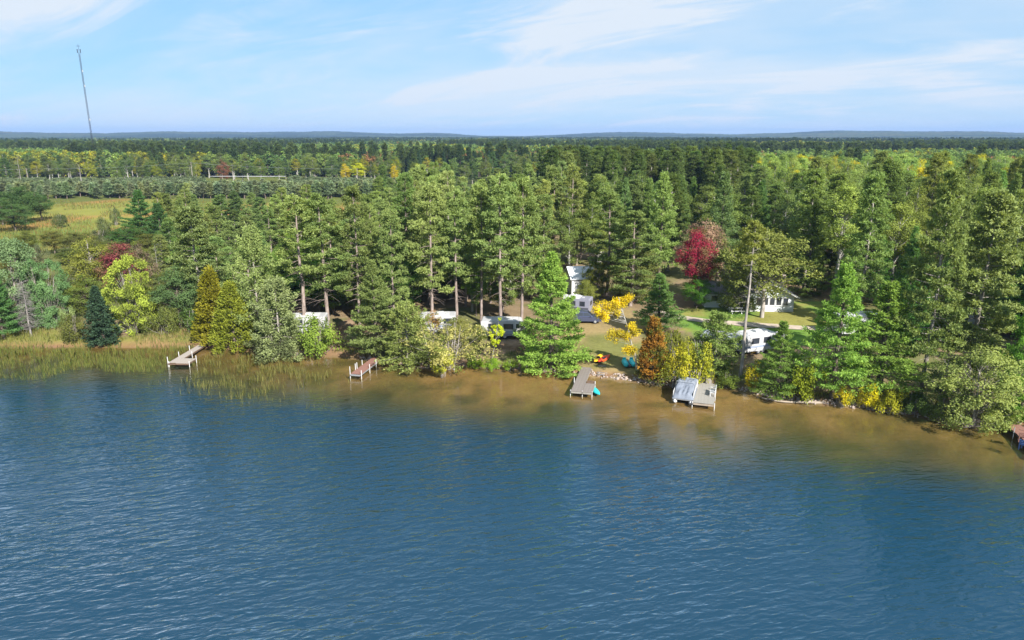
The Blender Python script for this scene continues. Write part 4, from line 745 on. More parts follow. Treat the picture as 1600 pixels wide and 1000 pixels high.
M['car'] = plain('slate_blue_paint', (0.065, 0.08, 0.145), 0.25, 0.6, 0.4, coat=0.6, var=0.05); M['tarp'] = plain('grey_tarpaulin', (0.155, 0.175, 0.215), 0.7, 0.3, scale=4, bump=0.3, var=0.2); M['tarp_blue'] = plain('blue_grey_canvas', (0.21, 0.23, 0.28), 0.7, 0.3, scale=3, var=0.15)
M['deck_pale'] = plain('pale_weathered_boards', (0.30, 0.265, 0.235), 0.85, 0.2, scale=5, var=0.25); M['deck_red'] = plain('reddish_boards', (0.22, 0.115, 0.09), 0.85, 0.2, scale=5, var=0.25); M['deck_grey'] = plain('grey_weathered_boards', (0.19, 0.165, 0.15), 0.85, 0.2, scale=5, var=0.25); M['deck_light'] = plain('light_grey_boards', (0.25, 0.235, 0.21), 0.85, 0.2, scale=5, var=0.2)
M['wood'] = plain('brown_timber', (0.13, 0.085, 0.06), 0.85, 0.2, scale=4, var=0.3); M['old_wood'] = plain('bleached_driftwood', (0.30, 0.25, 0.20), 0.9, 0.1, scale=3, var=0.25, bump=0.4)
M['yellow'] = plain('yellow_plastic', (0.75, 0.47, 0.01), 0.35, 0.5, var=0.06); M['red'] = plain('red_orange_plastic', (0.60, 0.06, 0.012), 0.35, 0.5, var=0.08); M['turq'] = plain('turquoise_plastic', (0.025, 0.50, 0.56), 0.35, 0.5, var=0.08); M['teal'] = plain('teal_plastic', (0.02, 0.42, 0.43), 0.4, 0.5, var=0.12); M['blue'] = plain('blue_plastic', (0.06, 0.12, 0.30), 0.4, 0.5)
M['siding'] = plain('pale_blue_white_siding', (0.52, 0.56, 0.61), 0.6, 0.3, var=0.05); M['shingle'] = plain('grey_shingle', (0.20, 0.20, 0.20), 0.9, 0.2, scale=3, var=0.25); M['roof_white'] = plain('white_sheet_roof', (0.62, 0.63, 0.65), 0.5, 0.4, var=0.05)
M['stone'] = plain('shore_stone', (0.32, 0.26, 0.225), 0.9, 0.2, scale=1.2, var=0.45, bump=0.6)

# ------------------------------------------------------------------ docks: frame, planks laid across, posts
def dock(label, A, B, w, z, mat, ext=None, posts=(), post_h=0.9, skirt='wood', group='docks along the shore', gang=None, post_mat='white'):
    A = np.array(A[:2]); B = np.array(B[:2]); L = np.linalg.norm(B - A); d = (B - A) / L; ang = math.atan2(d[1], d[0])
    t = thing('dock', label, 'dock', (A[0], A[1], 0), ang, group)
    decks = [(0.0, L, -w / 2, w / 2)]
    if ext: a0, a1, side, ew = ext; decks.append((a0 * L if a0 <= 1 else a0, L, -w / 2 - ew, -w / 2 - 0.02) if side < 0 else (a0 * L if a0 <= 1 else a0, L, w / 2 + 0.02, w / 2 + ew))
    pw = 0.19
    for (x0, x1, y0, y1) in decks:
        n = int((x1 - x0) / pw); me = None
        for i in range(n):
            if me is None:
                o = MB().box((0, 0, 0), (pw - 0.018, y1 - y0, 0.045)).build('plank', M[mat], t); me = o.data
            else: o = link('plank', me, t)
            o.location = (x0 + (i + 0.5) * pw, (y0 + y1) / 2, z + 0.004 * ((i * 7) % 3)); o.rotation_euler = (0, 0, 0.006 * (((i * 5) % 4) - 1.5))
        f = MB()
        for yy in (y0 + 0.04, y1 - 0.04): f.box(((x0 + x1) / 2, yy, z - 0.12), (x1 - x0 - 0.02, 0.05, 0.17))
        for xx in (x0 + 0.03, x1 - 0.03): f.box((xx, (y0 + y1) / 2, z - 0.12), (0.05, y1 - y0 - 0.16, 0.17))
        f.build('frame', M[skirt], t)
    for (fx, fy, ph) in posts:
        x = fx * L; y = fy
        bz = H1(A[0] + d[0] * x - d[1] * y, A[1] + d[1] * x + d[0] * y) - 0.1
        MB().tube([(x, y, bz), (x, y, z + ph)], 0.042, 8).build('post', M[post_mat], t)
    return t, L
t1, L1 = dock('pale wooden dock with a side platform reaching past the reeds', G0(328, 532, .5), G0(268, 567.5, .5), 0.95, 0.5, 'deck_pale', ext=(0.80, 1, 1, 1.6), posts=[(0.985, -0.53, 0.75), (0.985, -0.40, 0.2), (0.72, -0.53, 0.6), (0.45, -0.53, 0.6), (0.985, 2.12, 0.25), (0.81, 2.12, 0.45), (0.60, 0.53, 0.3)])
t2, L2 = dock('reddish board dock with white posts below the sandy clearing', G0(594, 556, .55), G0(555, 585, .55), 1.25, 0.55, 'deck_red', posts=[(0.98, -0.70, 0.85), (0.98, 0.70, 0.5), (0.78, -0.70, 0.75), (0.66, 0.70, 0.5), (0.52, -0.70, 0.6), (0.40, 0.70, 0.5), (0.72, -0.70, 0.75)], skirt='grey_metal')
rl = MB()
for xx in (0.05, 0.75, 1.45): rl.tube([(xx, 0.70, 0.55), (xx, 0.95, -0.1)], 0.03, 5)
rl.tube([(0.0, 0.72, 0.5), (1.6, 0.72, 0.5)], 0.03, 5); rl.tube([(0.0, 0.95, -0.05), (1.6, 0.95, -0.05)], 0.03, 5); rl.build('railing', M['stripe_blue'], t2)
t3, L3 = dock('grey L shaped dock below the brown lawn with kayaks', G0(920, 566, .55), G0(900.5, 612, .55), 1.2, 0.55, 'deck_grey', ext=(0.72, 1, 1, 1.1), posts=[(0.72, -0.66, 0.55), (0.98, -0.66, 0.1), (0.98, 0.62, 0.08), (0.98, 1.66, 0.08), (0.72, 1.66, 0.3)], skirt='deck_light')
b = MB(); x0 = L3 * 0.72
for k in range(2): b.box((x0 - 0.55 + k * 0.45, 1.15, 0.62), (0.30, 0.9, 0.05))
for k in (0.75, 1.55): b.box((x0 - 0.35, k, 0.52), (0.95, 0.05, 0.12))
b.build('swim_ladder', M['wood'], t3)
t4, L4 = dock('wide light grey dock beside the covered pontoon boat', G0(1102, 599, .5), G0(1099, 631, .5), 2.1, 0.5, 'deck_light', posts=[(0.98, 1.10, 0.12), (0.98, -1.10, 0.12), (0.35, 1.12, 0.7), (0.6, 1.12, 0.7)], skirt='old_wood')
g4 = MB().box((-0.75, 0.35, 0.56), (1.7, 0.62, 0.06)); g4.build('gangplank', M['deck_pale'], t4)
t5, L5 = dock('brown board dock at the right edge of the picture', G0(1575, 657, .6), G0(1640, 712, .6), 1.3, 0.6, 'deck_red', posts=[(0.05, 0.72, 0.6), (0.05, -0.72, 0.9), (0.38, -0.72, 0.5), (0.38, 0.72, 0.7), (0.75, -0.72, 0.5)], skirt='stripe_dark', post_mat='grey_metal')
# bench on the wide dock
def bench(label, x, y, z, rz, mat, L=1.3):
    t = thing('bench', label, 'bench', (x, y, z), rz)
    for k in range(3): MB().box((0, -0.18 + k * 0.16, 0.44), (L, 0.13, 0.04)).build('seat_slat', M[mat], t)
    for k in range(3): MB().box((0, 0.27 + k * 0.03, 0.56 + k * 0.16), (L, 0.03, 0.12), rx=-0.18).build('back_slat', M[mat], t)
    for s in (-1, 1):
        MB().box((s * (L / 2 - 0.06), -0.18, 0.21), (0.07, 0.07, 0.42)).build('leg', M[mat], t)
        MB().box((s * (L / 2 - 0.06), 0.30, 0.47), (0.07, 0.07, 0.94)).build('leg', M[mat], t)
        MB().box((s * (L / 2 - 0.06), 0.03, 0.64), (0.08, 0.6, 0.04)).build('armrest', M[mat], t)
p = G0(1113, 617, .52); bench('white slatted bench on the wide light grey dock', p[0], p[1], 0.53, R(-110), 'white')
p = G0(1597, 690, .62); bench('red brown slatted chair at the end of the right edge dock', p[0], p[1], 0.63, R(150), 'deck_red', 0.7)
p = G0(1600, 703, .62); bench('blue slatted chair on the dock at the right edge', p[0], p[1], 0.63, R(120), 'blue', 0.7)

# ------------------------------------------------------------------ covered pontoon boat
def pontoon_boat():
    A = G0(1076, 604, 0); B = G0(1065, 634, 0); L = 5.2; d = unit(B[:2] - A[:2]); c = (A + B) / 2; ang = math.atan2(d[1], d[0])
    t = thing('pontoon_boat', 'white pontoon boat under a crumpled grey cover moored by the wide dock', 'boat', (c[0], c[1], 0), ang); t.scale = (0.95, 0.86, 1.0)
    for s in (-1, 1):
        rings = []
        for x, r, z in [(-L / 2, 0.25, 0.05), (L / 2 - 0.9, 0.30, 0.05), (L / 2 - 0.4, 0.27, 0.10), (L / 2 + 0.0, 0.18, 0.18), (L / 2 + 0.25, 0.05, 0.26)]:
            rings.append([(x, s * 0.95 + r * math.cos(a), z + r * math.sin(a)) for a in np.linspace(0, 6.283, 13)[:-1]])
        MB().loft(rings).build('pontoon', M['white'], t, smooth=True)
    MB().box((0, 0, 0.42), (L - 0.2, 2.45, 0.10)).build('deck', M['grey_metal'], t)
    for s in (-1, 1): MB().box((-0.1, s * 1.2, 0.80), (L - 0.6, 0.05, 0.62)).build('side_panel', M['white'], t)
    for s in (-1, 1):
        MB().box((-L / 2 + 0.2, s * 0.6, 0.80), (0.05, 1.1, 0.45)).build('rear_panel', M['stripe_dark'], t)
    r = MB(); 
    for s in (-1, 1): r.tube([(-L / 2 + 0.2, s * 1.2, 1.14), (L / 2 - 0.5, s * 1.2, 1.14)], 0.035, 6)
    r.tube([(-L / 2 + 0.2, -1.2, 1.14), (-L / 2 + 0.2, 1.2, 1.14)], 0.035, 6); r.build('railing', M['white'], t)
    MB().box((-1.75, 0, 0.75), (1.2, 2.0, 0.5), bev=0.1).build('seat', M['white'], t)
    fr = MB()
    for x in (-0.9, 0.5): fr.tube([(x, -1.22, 1.1), (x, -1.1, 1.75), (x, 1.1, 1.75), (x, 1.22, 1.1)], 0.03, 6)
    fr.build('cover_frame', M['steel'], t)
    n, m = 40, 26; V = []; rr = np.random.RandomState(4)
    for i in range(n):
        for j in range(m):
            u = i / (n - 1); v = j / (m - 1) * 2 - 1; x = -1.1 + u * (L / 2 + 1.05); edge = max(0, abs(v) - 0.82) / 0.18
            top = 1.72 - 0.75 * sst((u - 0.25) / 0.75) - 0.10 * v * v; z = top * (1 - edge) + 0.52 * edge
            z += 0.34 * (fbm(np.array([u * 6.0 + v * 2]), np.array([v * 5.0]), 15, 3)[0] - 0.5) * (1 - 0.4 * edge)
            if u > 0.9: z = z * (1 - (u - 0.9) / 0.1) + 0.5 * (u - 0.9) / 0.1
            V.append((x, v * 1.29, z))
    F = [(i * m + j, i * m + j + 1, (i + 1) * m + j + 1, (i + 1) * m + j) for i in range(n - 1) for j in range(m - 1)]
    MB().add(V, F).build('cover', M['tarp'], t, smooth=True)
    MB().box((-L / 2 - 0.2, 0.2, 0.75), (0.45, 0.42, 0.7), bev=0.1).build('outboard_motor', M['stripe_dark'], t)
    MB().box((-1.9, 0.85, 1.1), (0.7, 0.6, 0.45), bev=0.12).build('bow_cushion', M['stripe_blue'], t)
pontoon_boat()

# ------------------------------------------------------------------ kayaks, pedal boat, steps, driftwood, stump
def kayak(label, p, ang, L, mat, cockpit=True, z=0.0, roll=0.0):
    t = thing('kayak', label, 'kayak', (p[0], p[1], z), ang, 'kayaks'); rings = []
    for u in np.linspace(-1, 1, 15):
        w = 0.40 * max(0.02, 1 - abs(u) ** 2.3); hgt = 0.20 * max(0.04, 1 - abs(u) ** 3); rock = 0.10 * abs(u) ** 3
        rings.append([(u * L / 2, w * math.cos(a), rock + 0.17 + hgt * (math.sin(a) * (0.62 if math.sin(a) > 0 else 0.85))) for a in np.linspace(0, 6.283, 17)[:-1]])
    MB().loft(rings).build('hull', M[mat], t, smooth=True)
    if cockpit:
        MB().loft([[(0.42 * math.cos(a) - 0.1, 0.20 * math.sin(a), z0) for a in np.linspace(0, 6.283, 15)[:-1]] for z0 in (0.22, 0.315)]).build('cockpit', M['black'], t)
        MB().box((-0.42, 0, 0.35), (0.06, 0.3, 0.16), bev=0.02).build('seat', M['black'], t)
    t.rotation_euler = (roll, 0, ang); return t
p = G(934.5, 562.5); kayak('yellow kayak lying on the lawn beside the red one', p, R(66), 3.6, 'yellow', z=p[2] + 0.10, roll=R(14))
p = G(943, 563.5); kayak('red orange kayak lying on the lawn beside the yellow one', p, R(58), 3.4, 'red', z=p[2] + 0.10, roll=R(14))
p = G0(929, 611, 0.0); kayak('turquoise kayak floating upside down beside the grey dock', p, R(-78), 3.4, 'teal', cockpit=False, z=-0.06)
def pedal_boat():
    p = G(982, 571); t = thing('pedal_boat', 'turquoise pedal boat pulled up on the brown lawn', 'pedal boat', (p[0], p[1], p[2] + 0.03), R(-88))
    for s in (-1, 1):
        rings = []
        for u in np.linspace(-1, 1, 11):
            w = 0.33 * (1 - 0.35 * abs(u) ** 4); hh = 0.34 * (1 - 0.5 * max(0, abs(u)) ** 5)
            rings.append([(u * 0.95, s * 0.42 + w * math.cos(a), 0.28 + hh * (math.sin(a) if math.sin(a) > 0 else 0.8 * math.sin(a))) for a in np.linspace(0, 6.283, 17)[:-1]])
        MB().loft(rings).build('hull', M['turq'], t, smooth=True)
    MB().box((0, 0, 0.22), (1.7, 0.5, 0.22)).build('footwell', M['stripe_dark'], t)
    for s in (-1, 1): MB().box((-0.55, s * 0.42, 0.66), (0.10, 0.42, 0.30), bev=0.04).build('seat_back', M['turq'], t)
pedal_boat()
def steps():
    a = G(941, 571); b_ = G0(938.5, 588, 0.15); d = b_[:2] - a[:2]; L = np.linalg.norm(d); t = thing('stairs', 'short wooden steps from the brown lawn down to the water', 'stairs', (a[0], a[1], 0), math.atan2(d[1], d[0]))
    for k in range(5):
        f = (k + 0.5) / 5; MB().box((f * L, 0, a[2] + 0.06 + (0.18 - a[2]) * f), (0.26, 0.85, 0.06)).build('tread', M['deck_grey'], t)
    for s in (-1, 1): MB().tube([(0, s * 0.46, a[2]), (L, s * 0.46, 0.12)], 0.07, 4).build('stringer', M['wood'], t)
steps()
def log(label, pxs, r0, r1, z):
    P_ = np.array([G0(a, b, z) for a, b in pxs]); t = np.linspace(0, 1, len(P_)); tt = np.linspace(0, 1, 14); Q = np.stack([np.interp(tt, t, P_[:, j]) for j in range(3)], 1); Q += np.random.RandomState(2).randn(14, 3) * 0.03
    o = MB().tube(Q, np.linspace(r0, r1, 14), 8).build('driftwood_log', M['old_wood'], smooth=True); tag(o, label, 'log')
log('long bleached driftwood log lying along the waterline at right', [(1290, 628.5), (1255, 629), (1220, 627), (1190, 622)], 0.17, 0.07, 0.12)
p = G(1342, 634); st = MB().loft([[(r * math.cos(a) * (1 + 0.15 * math.sin(3 * a)), r * math.sin(a), z) for a in np.linspace(0, 6.283, 13)[:-1]] for r, z in [(0.32, -0.1), (0.24, 0.25), (0.20, 0.8), (0.17, 1.5), (0.10, 1.9)]]).build('tree_stump', M['old_wood'], loc=(p[0], p[1], p[2]), smooth=True)
tag(st, 'pale broken tree stump between two yellow bushes on the right bank', 'stump')
def brush(label, px, py, w, n, seed):
    rr = np.random.RandomState(seed); p = G(px, py); mb = MB()
    for i in range(n):
        a = rr.rand() * 6.283; L = rr.uniform(0.6, 1.9); b0 = np.array([rr.randn() * w * 0.35, rr.randn() * 0.4, 0.05]); e = b0 + np.array([math.cos(a) * L, math.sin(a) * L * 0.5 - 0.3, rr.uniform(0.0, 0.9)]); m_ = (b0 + e) / 2 + rr.randn(3) * 0.15
        mb.tube([b0, m_, e], [0.03, 0.02, 0.008], 3, cap=False)
    o = mb.build('dead_brush', M['dead_wood'], loc=(p[0], p[1], p[2])); tag(o, label, 'dead branches')
brush('tangle of bare grey branches at the water below the leaning pine', 458, 556, 3.4, 90, 1)
brush('bare grey branches under the light green tree by the brown dock', 1500, 660, 3.0, 50, 2)

# ------------------------------------------------------------------ campers
def rounded_side(L, h, r_f, r_b, z0, slope=0.0, n=5):
    """side outline of a camper shell (x, z)"""
    pts = [(-L / 2, z0), (L / 2, z0)]
    pts += [(L / 2 - slope * 0 , z0 + h * 0.35)]
    for k in range(n + 1): a = k / n * math.pi / 2; pts.append((L / 2 - slope - r_f + r_f * math.cos(a), z0 + h - r_f + r_f * math.sin(a)))
    for k in range(n + 1): a = math.pi / 2 + k / n * math.pi / 2; pts.append((-L / 2 + r_b + r_b * math.cos(a), z0 + h - r_b + r_b * math.sin(a)))
    return pts
def wheel(t, x, y, r, w=0.22):
    o = MB().loft([[(x + rr * math.cos(a), yy, r + rr * math.sin(a)) for a in np.linspace(0, 6.283, 19)[:-1]] for rr, yy in [(r * 0.9, y - w / 2), (r, y - w / 3), (r, y + w / 3), (r * 0.9, y + w / 2)]]).build('wheel', M['black'], t, smooth=False)
    MB().loft([[(x + rr * math.cos(a), yy, r + rr * math.sin(a)) for a in np.linspace(0, 6.283, 13)[:-1]] for rr, yy in [(r * 0.6, y - w / 2 - 0.012), (r * 0.5, y + w / 2 + 0.012)]]).build('rim', M['steel'], o)
def camper(name, label, px, py, rz, L=7.0, h=2.35, w=2.4, slope=0.5, windows=((-0.25, 0.9), (0.12, 1.2)), door=0.33, cab=False, stripe='stripe_blue', shell='rv_white', front=1, awning=False, group='campers behind the trees', lower=None):
    p = G(px, py); t = thing(name, label, 'camper', (p[0], p[1], p[2]), rz, group); z0 = 0.45
    MB().prism(rounded_side(L, h, 0.35, 0.18, z0, slope), 1, -w / 2, w / 2).build('shell', M[shell], t)
    MB().box((0, 0, z0 + h + 0.02), (L - 1.6 - slope, w - 0.25, 0.05)).build('roof_skin', M['white'], t)
    MB().box((-0.4, 0, z0 + h + 0.17), (0.95, 0.75, 0.26), bev=0.08).build('air_conditioner', M['white'], t)
    for s in (-0.28, 0.25): MB().box((L * s, 0.3, z0 + h + 0.09), (0.4, 0.4, 0.12)).build('roof_vent', M['rv_white'], t)
    for s in (-1, 1):
        y = s * (w / 2 + 0.012)
        for (fx, ww) in windows:
            fr = MB().box((fx * L, y, z0 + h * 0.64), (ww + 0.1, 0.03, 0.72)).build('window', M['stripe_dark'], t); MB().box((fx * L, y + s * 0.012, z0 + h * 0.64), (ww, 0.03, 0.62)).build('pane', M['glass'], fr)
        MB().box((0, y, z0 + h * 0.28), (L - 0.2, 0.02, 0.22)).build('stripe', M[stripe], t)
        if lower: MB().box((0, y, z0 + 0.18), (L - 0.1, 0.018, 0.34)).build('lower_panel', M[lower], t)
        for k in (-0.05, 0.09): wheel(t, L * k - 0.3, s * (w / 2 - 0.14), 0.36)
    d = MB().box((door * L, -w / 2 - 0.014, z0 + 0.98), (0.72, 0.03, 1.85)).build('door', M['white'], t); MB().box((door * L, -w / 2 - 0.03, z0 + 1.35), (0.42, 0.02, 0.6)).build('pane', M['glass'], d); MB().box((door * L + 0.27, -w / 2 - 0.045, z0 + 0.95), (0.05, 0.04, 0.16)).build('handle', M['steel'], d)
    e = MB().box((-L / 2 - 0.012, 0, z0 + h * 0.62), (0.03, 1.2, 0.6)).build('end_window', M['glass'], t)
    if cab:
        MB().prism([(L / 2 - 0.1, 0.5), (L / 2 + 1.35, 0.5), (L / 2 + 1.4, 1.15), (L / 2 + 0.75, 1.3), (L / 2 + 0.15, 2.0), (L / 2 - 0.1, 2.0)], 1, -0.95, 0.95).build('cab', M[shell], t)
        MB().prism([(L / 2 + 0.70, 1.36), (L / 2 + 0.77, 1.30), (L / 2 + 0.2, 1.99), (L / 2 + 0.12, 1.99)], 1, -0.85, 0.85).build('windscreen', M['glass'], t)
        for s in (-1, 1): MB().box((L / 2 + 0.25, s * 0.955, 1.55), (0.5, 0.02, 0.4)).build('cab_window', M['glass'], t); wheel(t, L / 2 + 0.7, s * 0.85, 0.38)
        for s in (-1, 1): MB().box((L / 2 + 1.385, s * 0.65, 0.95), (0.04, 0.3, 0.16)).build('headlight', M['steel'], t)
    else:
        MB().box((L / 2 + 0.45, 0, 0.55), (1.1, 0.10, 0.10)).build('hitch', M['black'], t); MB().box((L / 2 + 0.012 - slope * 0.3, 0, z0 + h * 0.55), (0.04, 1.3, 0.5)).build('front_window', M['glass'], t)
    if awning:
        a = MB().box((0.2, -w / 2 - 1.05, z0 + h - 0.35), (3.4, 2.1, 0.05), rx=R(9)).build('awning', M['tarp_blue'], t)
        for x in (-1.4, 1.8): MB().tube([(x, -w / 2 - 2.0, 0.0), (x, -w / 2 - 2.0, z0 + h - 0.5)], 0.03, 5).build('awning_pole', M['white'], t)
    return t
camper('motorhome', 'white motorhome half hidden behind the leaning pine and bright green bush', 478, 519, R(184), 5.8, 2.0, slope=0.15, cab=True, stripe='stripe_dark')
camper('motorhome', 'white motorhome behind the pale yellow shrub and orange tree', 684, 517, R(183), 5.0, 1.95, slope=0.15, cab=True, windows=((-0.28, 0.9), (0.05, 0.9)), door=0.2)
camper('travel_trailer', 'white travel trailer with blue stripe left of the big plumed pine', 787, 526, R(-3), 5.8, 2.0, slope=0.5, lower='lilac')
camper('travel_trailer', 'lilac grey fifth wheel trailer behind the parked car', 897, 488, R(160), 5.0, 1.9, slope=1.5, shell='lilac', windows=((-0.3, 0.7), (0.0, 0.9)), stripe='stripe_dark')
camper('travel_trailer', 'white travel trailer with awning on the green lawn behind the leaning trunk', 1176, 549, R(-158), 5.0, 2.0, slope=0.3, awning=False, windows=((-0.2, 1.0), (0.15, 1.0)))
camper('travel_trailer', 'white travel trailer glimpsed behind the two vivid green pines', 1345, 522, R(6), 7.0, 2.3)
camper('travel_trailer', 'white travel trailer glimpsed behind the shaggy tall pine at right', 1474, 512, R(-8), 6.5, 2.3)

# ------------------------------------------------------------------ parked car
def car():
    p = G(914, 503.5); t = thing('parked_car', 'slate blue hatchback car parked on the lawn beside the plumed pine', 'car', (p[0], p[1], p[2]), R(176))
    prof = [(-2.2, 0.42), (-2.22, 0.72), (-2.12, 1.02), (-1.0, 1.10), (0.9, 1.12), (2.05, 1.02), (2.2, 0.62), (2.15, 0.36), (-2.1, 0.34)]
    # local +x is the tail
    hood = [(-2.2, 0.36), (-2.22, 0.70), (-2.05, 0.92), (-1.05, 1.04), (2.1, 1.10), (2.24, 0.70), (2.15, 0.36)]
    mb = MB(); rings = []
    for y, s in [(-0.92, 0.94), (-0.86, 1.0), (0.86, 1.0), (0.92, 0.94)]: rings.append([(x * (0.985 if abs(y) > 0.9 else 1), y, 0.62 + (z - 0.62) * s) for x, z in hood])
    mb.loft(rings).build('body', M['car'], t)
    top = [(-1.05, 1.03), (-0.35, 1.62), (0.4, 1.70), (1.55, 1.66), (2.08, 1.09)]; rings = []
    for y, k in [(-0.86, 0.0), (-0.66, 1.0), (0.66, 1.0), (0.86, 0.0)]: rings.append([(x, y if z < 1.2 else math.copysign(0.66, y), z if k or z < 1.2 else z - 0.03) for x, z in top])
    cab = MB(); V = []
    for s in (-1, 1):
        for x, z in top: V.append((x, s * (0.86 if z < 1.2 else 0.64), z))
    F = [(0, 1, 6, 5), (1, 2, 7, 6), (2, 3, 8, 7), (3, 4, 9, 8), (0, 1, 2, 3, 4), (5, 6, 7, 8, 9)]
    cab.add(V, F).build('cabin', M['car'], t)
    for s in (-1, 1):
        def q(u, z0=1.12, z1=1.58): return (u, s * (0.86 - 0.22 * (z0 - 1.06) / 0.6 + 0.012), z0)
        for (a0, a1, b0, b1) in [(-0.85, 0.25, -0.35, 0.25), (0.33, 1.15, 0.33, 1.15), (1.22, 1.85, 1.22, 1.55)]:
            V = [(a0, s * 0.852, 1.13), (a1, s * 0.852, 1.13), (b1, s * 0.69, 1.57), (b0, s * 0.69, 1.57)]; V2 = [(x, y + s * 0.015, z) for x, y, z in V]
            MB().add(V + V2, [(0, 1, 2, 3), (4, 5, 6, 7), (0, 1, 5, 4), (1, 2, 6, 5), (2, 3, 7, 6), (3, 0, 4, 7)]).build('side_window', M['glass'], t)
        for x in (-1.38, 1.38): wheel(t, x, s * 0.80, 0.34, 0.22)
        MB().box((-2.16, s * 0.66, 0.80), (0.08, 0.36, 0.14)).build('headlight', M['steel'], t); MB().box((2.19, s * 0.70, 0.92), (0.06, 0.26, 0.22)).build('tail_light', M['red'], t)
        MB().box((-0.75, s * 1.0, 1.1), (0.12, 0.2, 0.13), bev=0.03).build('mirror', M['car'], t)
    MB().add([(-0.98, -0.72, 1.09), (-0.98, 0.72, 1.09), (-0.40, 0.58, 1.60), (-0.40, -0.58, 1.60), (-1.0, -0.72, 1.11), (-1.0, 0.72, 1.11), (-0.42, 0.58, 1.62), (-0.42, -0.58, 1.62)], [(0, 1, 2, 3), (4, 5, 6, 7), (0, 1, 5, 4), (2, 3, 7, 6), (1, 2, 6, 5), (3, 0, 4, 7)]).build('windscreen', M['glass'], t)
    MB().add([(2.06, -0.72, 1.14), (2.06, 0.72, 1.14), (1.62, 0.58, 1.61), (1.62, -0.58, 1.61), (2.09, -0.72, 1.15), (2.09, 0.72, 1.15), (1.65, 0.58, 1.62), (1.65, -0.58, 1.62)], [(0, 1, 2, 3), (4, 5, 6, 7), (0, 1, 5, 4), (2, 3, 7, 6), (1, 2, 6, 5), (3, 0, 4, 7)]).build('rear_window', M['glass'], t)
car()

# ------------------------------------------------------------------ cottage, shed
def cottage():
    p = G(1203, 487); t = thing('cottage', 'pale blue white cottage with a row of gable windows above the lawn', 'house', (p[0], p[1], p[2]), R(-4))
    W, D, h, rid = 6.6, 8.0, 2.4, 4.1
    MB().box((0, D / 2, h / 2), (W, D, h)).build('wall', M['siding'], t)
    MB().prism([(-W / 2, h), (W / 2, h), (0, rid)], 1, 0.0, D).build('gable', M['siding'], t)
    for s in (-1, 1):
        a = math.atan2(rid - h, W / 2); o = MB().box((s * (W / 4 + 0.22), D / 2 - 0.1, (h + rid) / 2 + 0.02), (W / 2 / math.cos(a) + 0.75, D + 1.0, 0.10), ry=s * a).build('roof', M['shingle'], t)
        MB().box((s * (W / 4 + 0.22), -0.63, (h + rid) / 2 + 0.0), (W / 2 / math.cos(a) + 0.8, 0.05, 0.22), ry=s * a).build('fascia', M['white'], o)
    for k in range(5):
        x = -1.7 + k * 0.95; f = MB().box((x, -0.02, 1.55), (0.86, 0.06, 1.25)).build('window', M['white'], t); MB().box((x, -0.05, 1.55), (0.68, 0.04, 1.05)).build('pane', M['glass'], f); MB().box((x, -0.075, 0.90), (0.9, 0.08, 0.05)).build('sill', M['white'], f)
    MB().box((0, -0.01, 0.15), (W + 0.04, 0.06, 0.3)).build('skirting_board', M['white'], t)
    # side wing
    x0 = -W / 2 - 2.9
    MB().box((x0, D / 2 + 0.6, 1.15), (5.8, 5.0, 2.3)).build('wing_wall', M['siding'], t)
    for s in (-1, 1): MB().box((x0 - 0.1, D / 2 + 0.6 + s * 1.4, 2.85), (6.2, 3.35, 0.1), rx=s * -R(22)).build('wing_roof', M['shingle'], t)
    for x in (x0 - 1.5, x0 + 0.8): f = MB().box((x, D / 2 - 1.92, 1.4), (1.1, 0.06, 1.0)).build('window', M['white'], t); MB().box((x, D / 2 - 1.95, 1.4), (0.9, 0.04, 0.8)).build('pane', M['glass'], f)
    MB().box((x0 + 2.1, D / 2 - 1.92, 1.02), (0.9, 0.06, 2.0)).build('door', M['white'], t)
    MB().box((W / 2 + 0.1, D * 0.75, 3.6), (0.5, 0.5, 1.6)).build('chimney', M['stone'], t)
cottage()
def shed():
    p = G(905, 455); t = thing('shed', 'white gabled shed glimpsed above the parked car between the pines', 'shed', (p[0], p[1], p[2]), R(100))
    MB().box((0, 0, 1.3), (5.2, 4.0, 2.6)).build('wall', M['white'], t); MB().prism([(-2.6, 2.6), (2.6, 2.6), (0, 4.1)], 1, -2.0, 2.0).build('gable', M['white'], t)
    a = math.atan2(1.5, 2.6)
    for s in (-1, 1): MB().box((s * 1.42, 0, 3.37), (3.35, 4.5, 0.08), ry=s * a).build('roof', M['roof_white'], t)
    MB().box((0, -2.02, 1.15), (2.2, 0.05, 2.1)).build('door', M['lilac'], t)
shed()
def picnic_table():
    p = G(1149, 489); t = thing('picnic_table', 'white picnic table on the grass left of the cottage', 'table', (p[0], p[1], p[2]), R(4))
    for k in range(4): MB().box((0, -0.3 + k * 0.2, 0.76), (2.0, 0.17, 0.05)).build('top_board', M['white'], t)
    for s in (-1, 1): MB().box((0, s * 0.75, 0.45), (2.0, 0.26, 0.05)).build('bench_board', M['white'], t)
    for x in (-0.7, 0.7):
        MB().box((x, 0, 0.42), (0.07, 1.6, 0.09)).build('crossbeam', M['white'], t)
        for s in (-1, 1): MB().box((x, s * 0.45, 0.37), (0.07, 0.09, 0.85), rx=s * R(28)).build('leg', M['white'], t)
picnic_table()
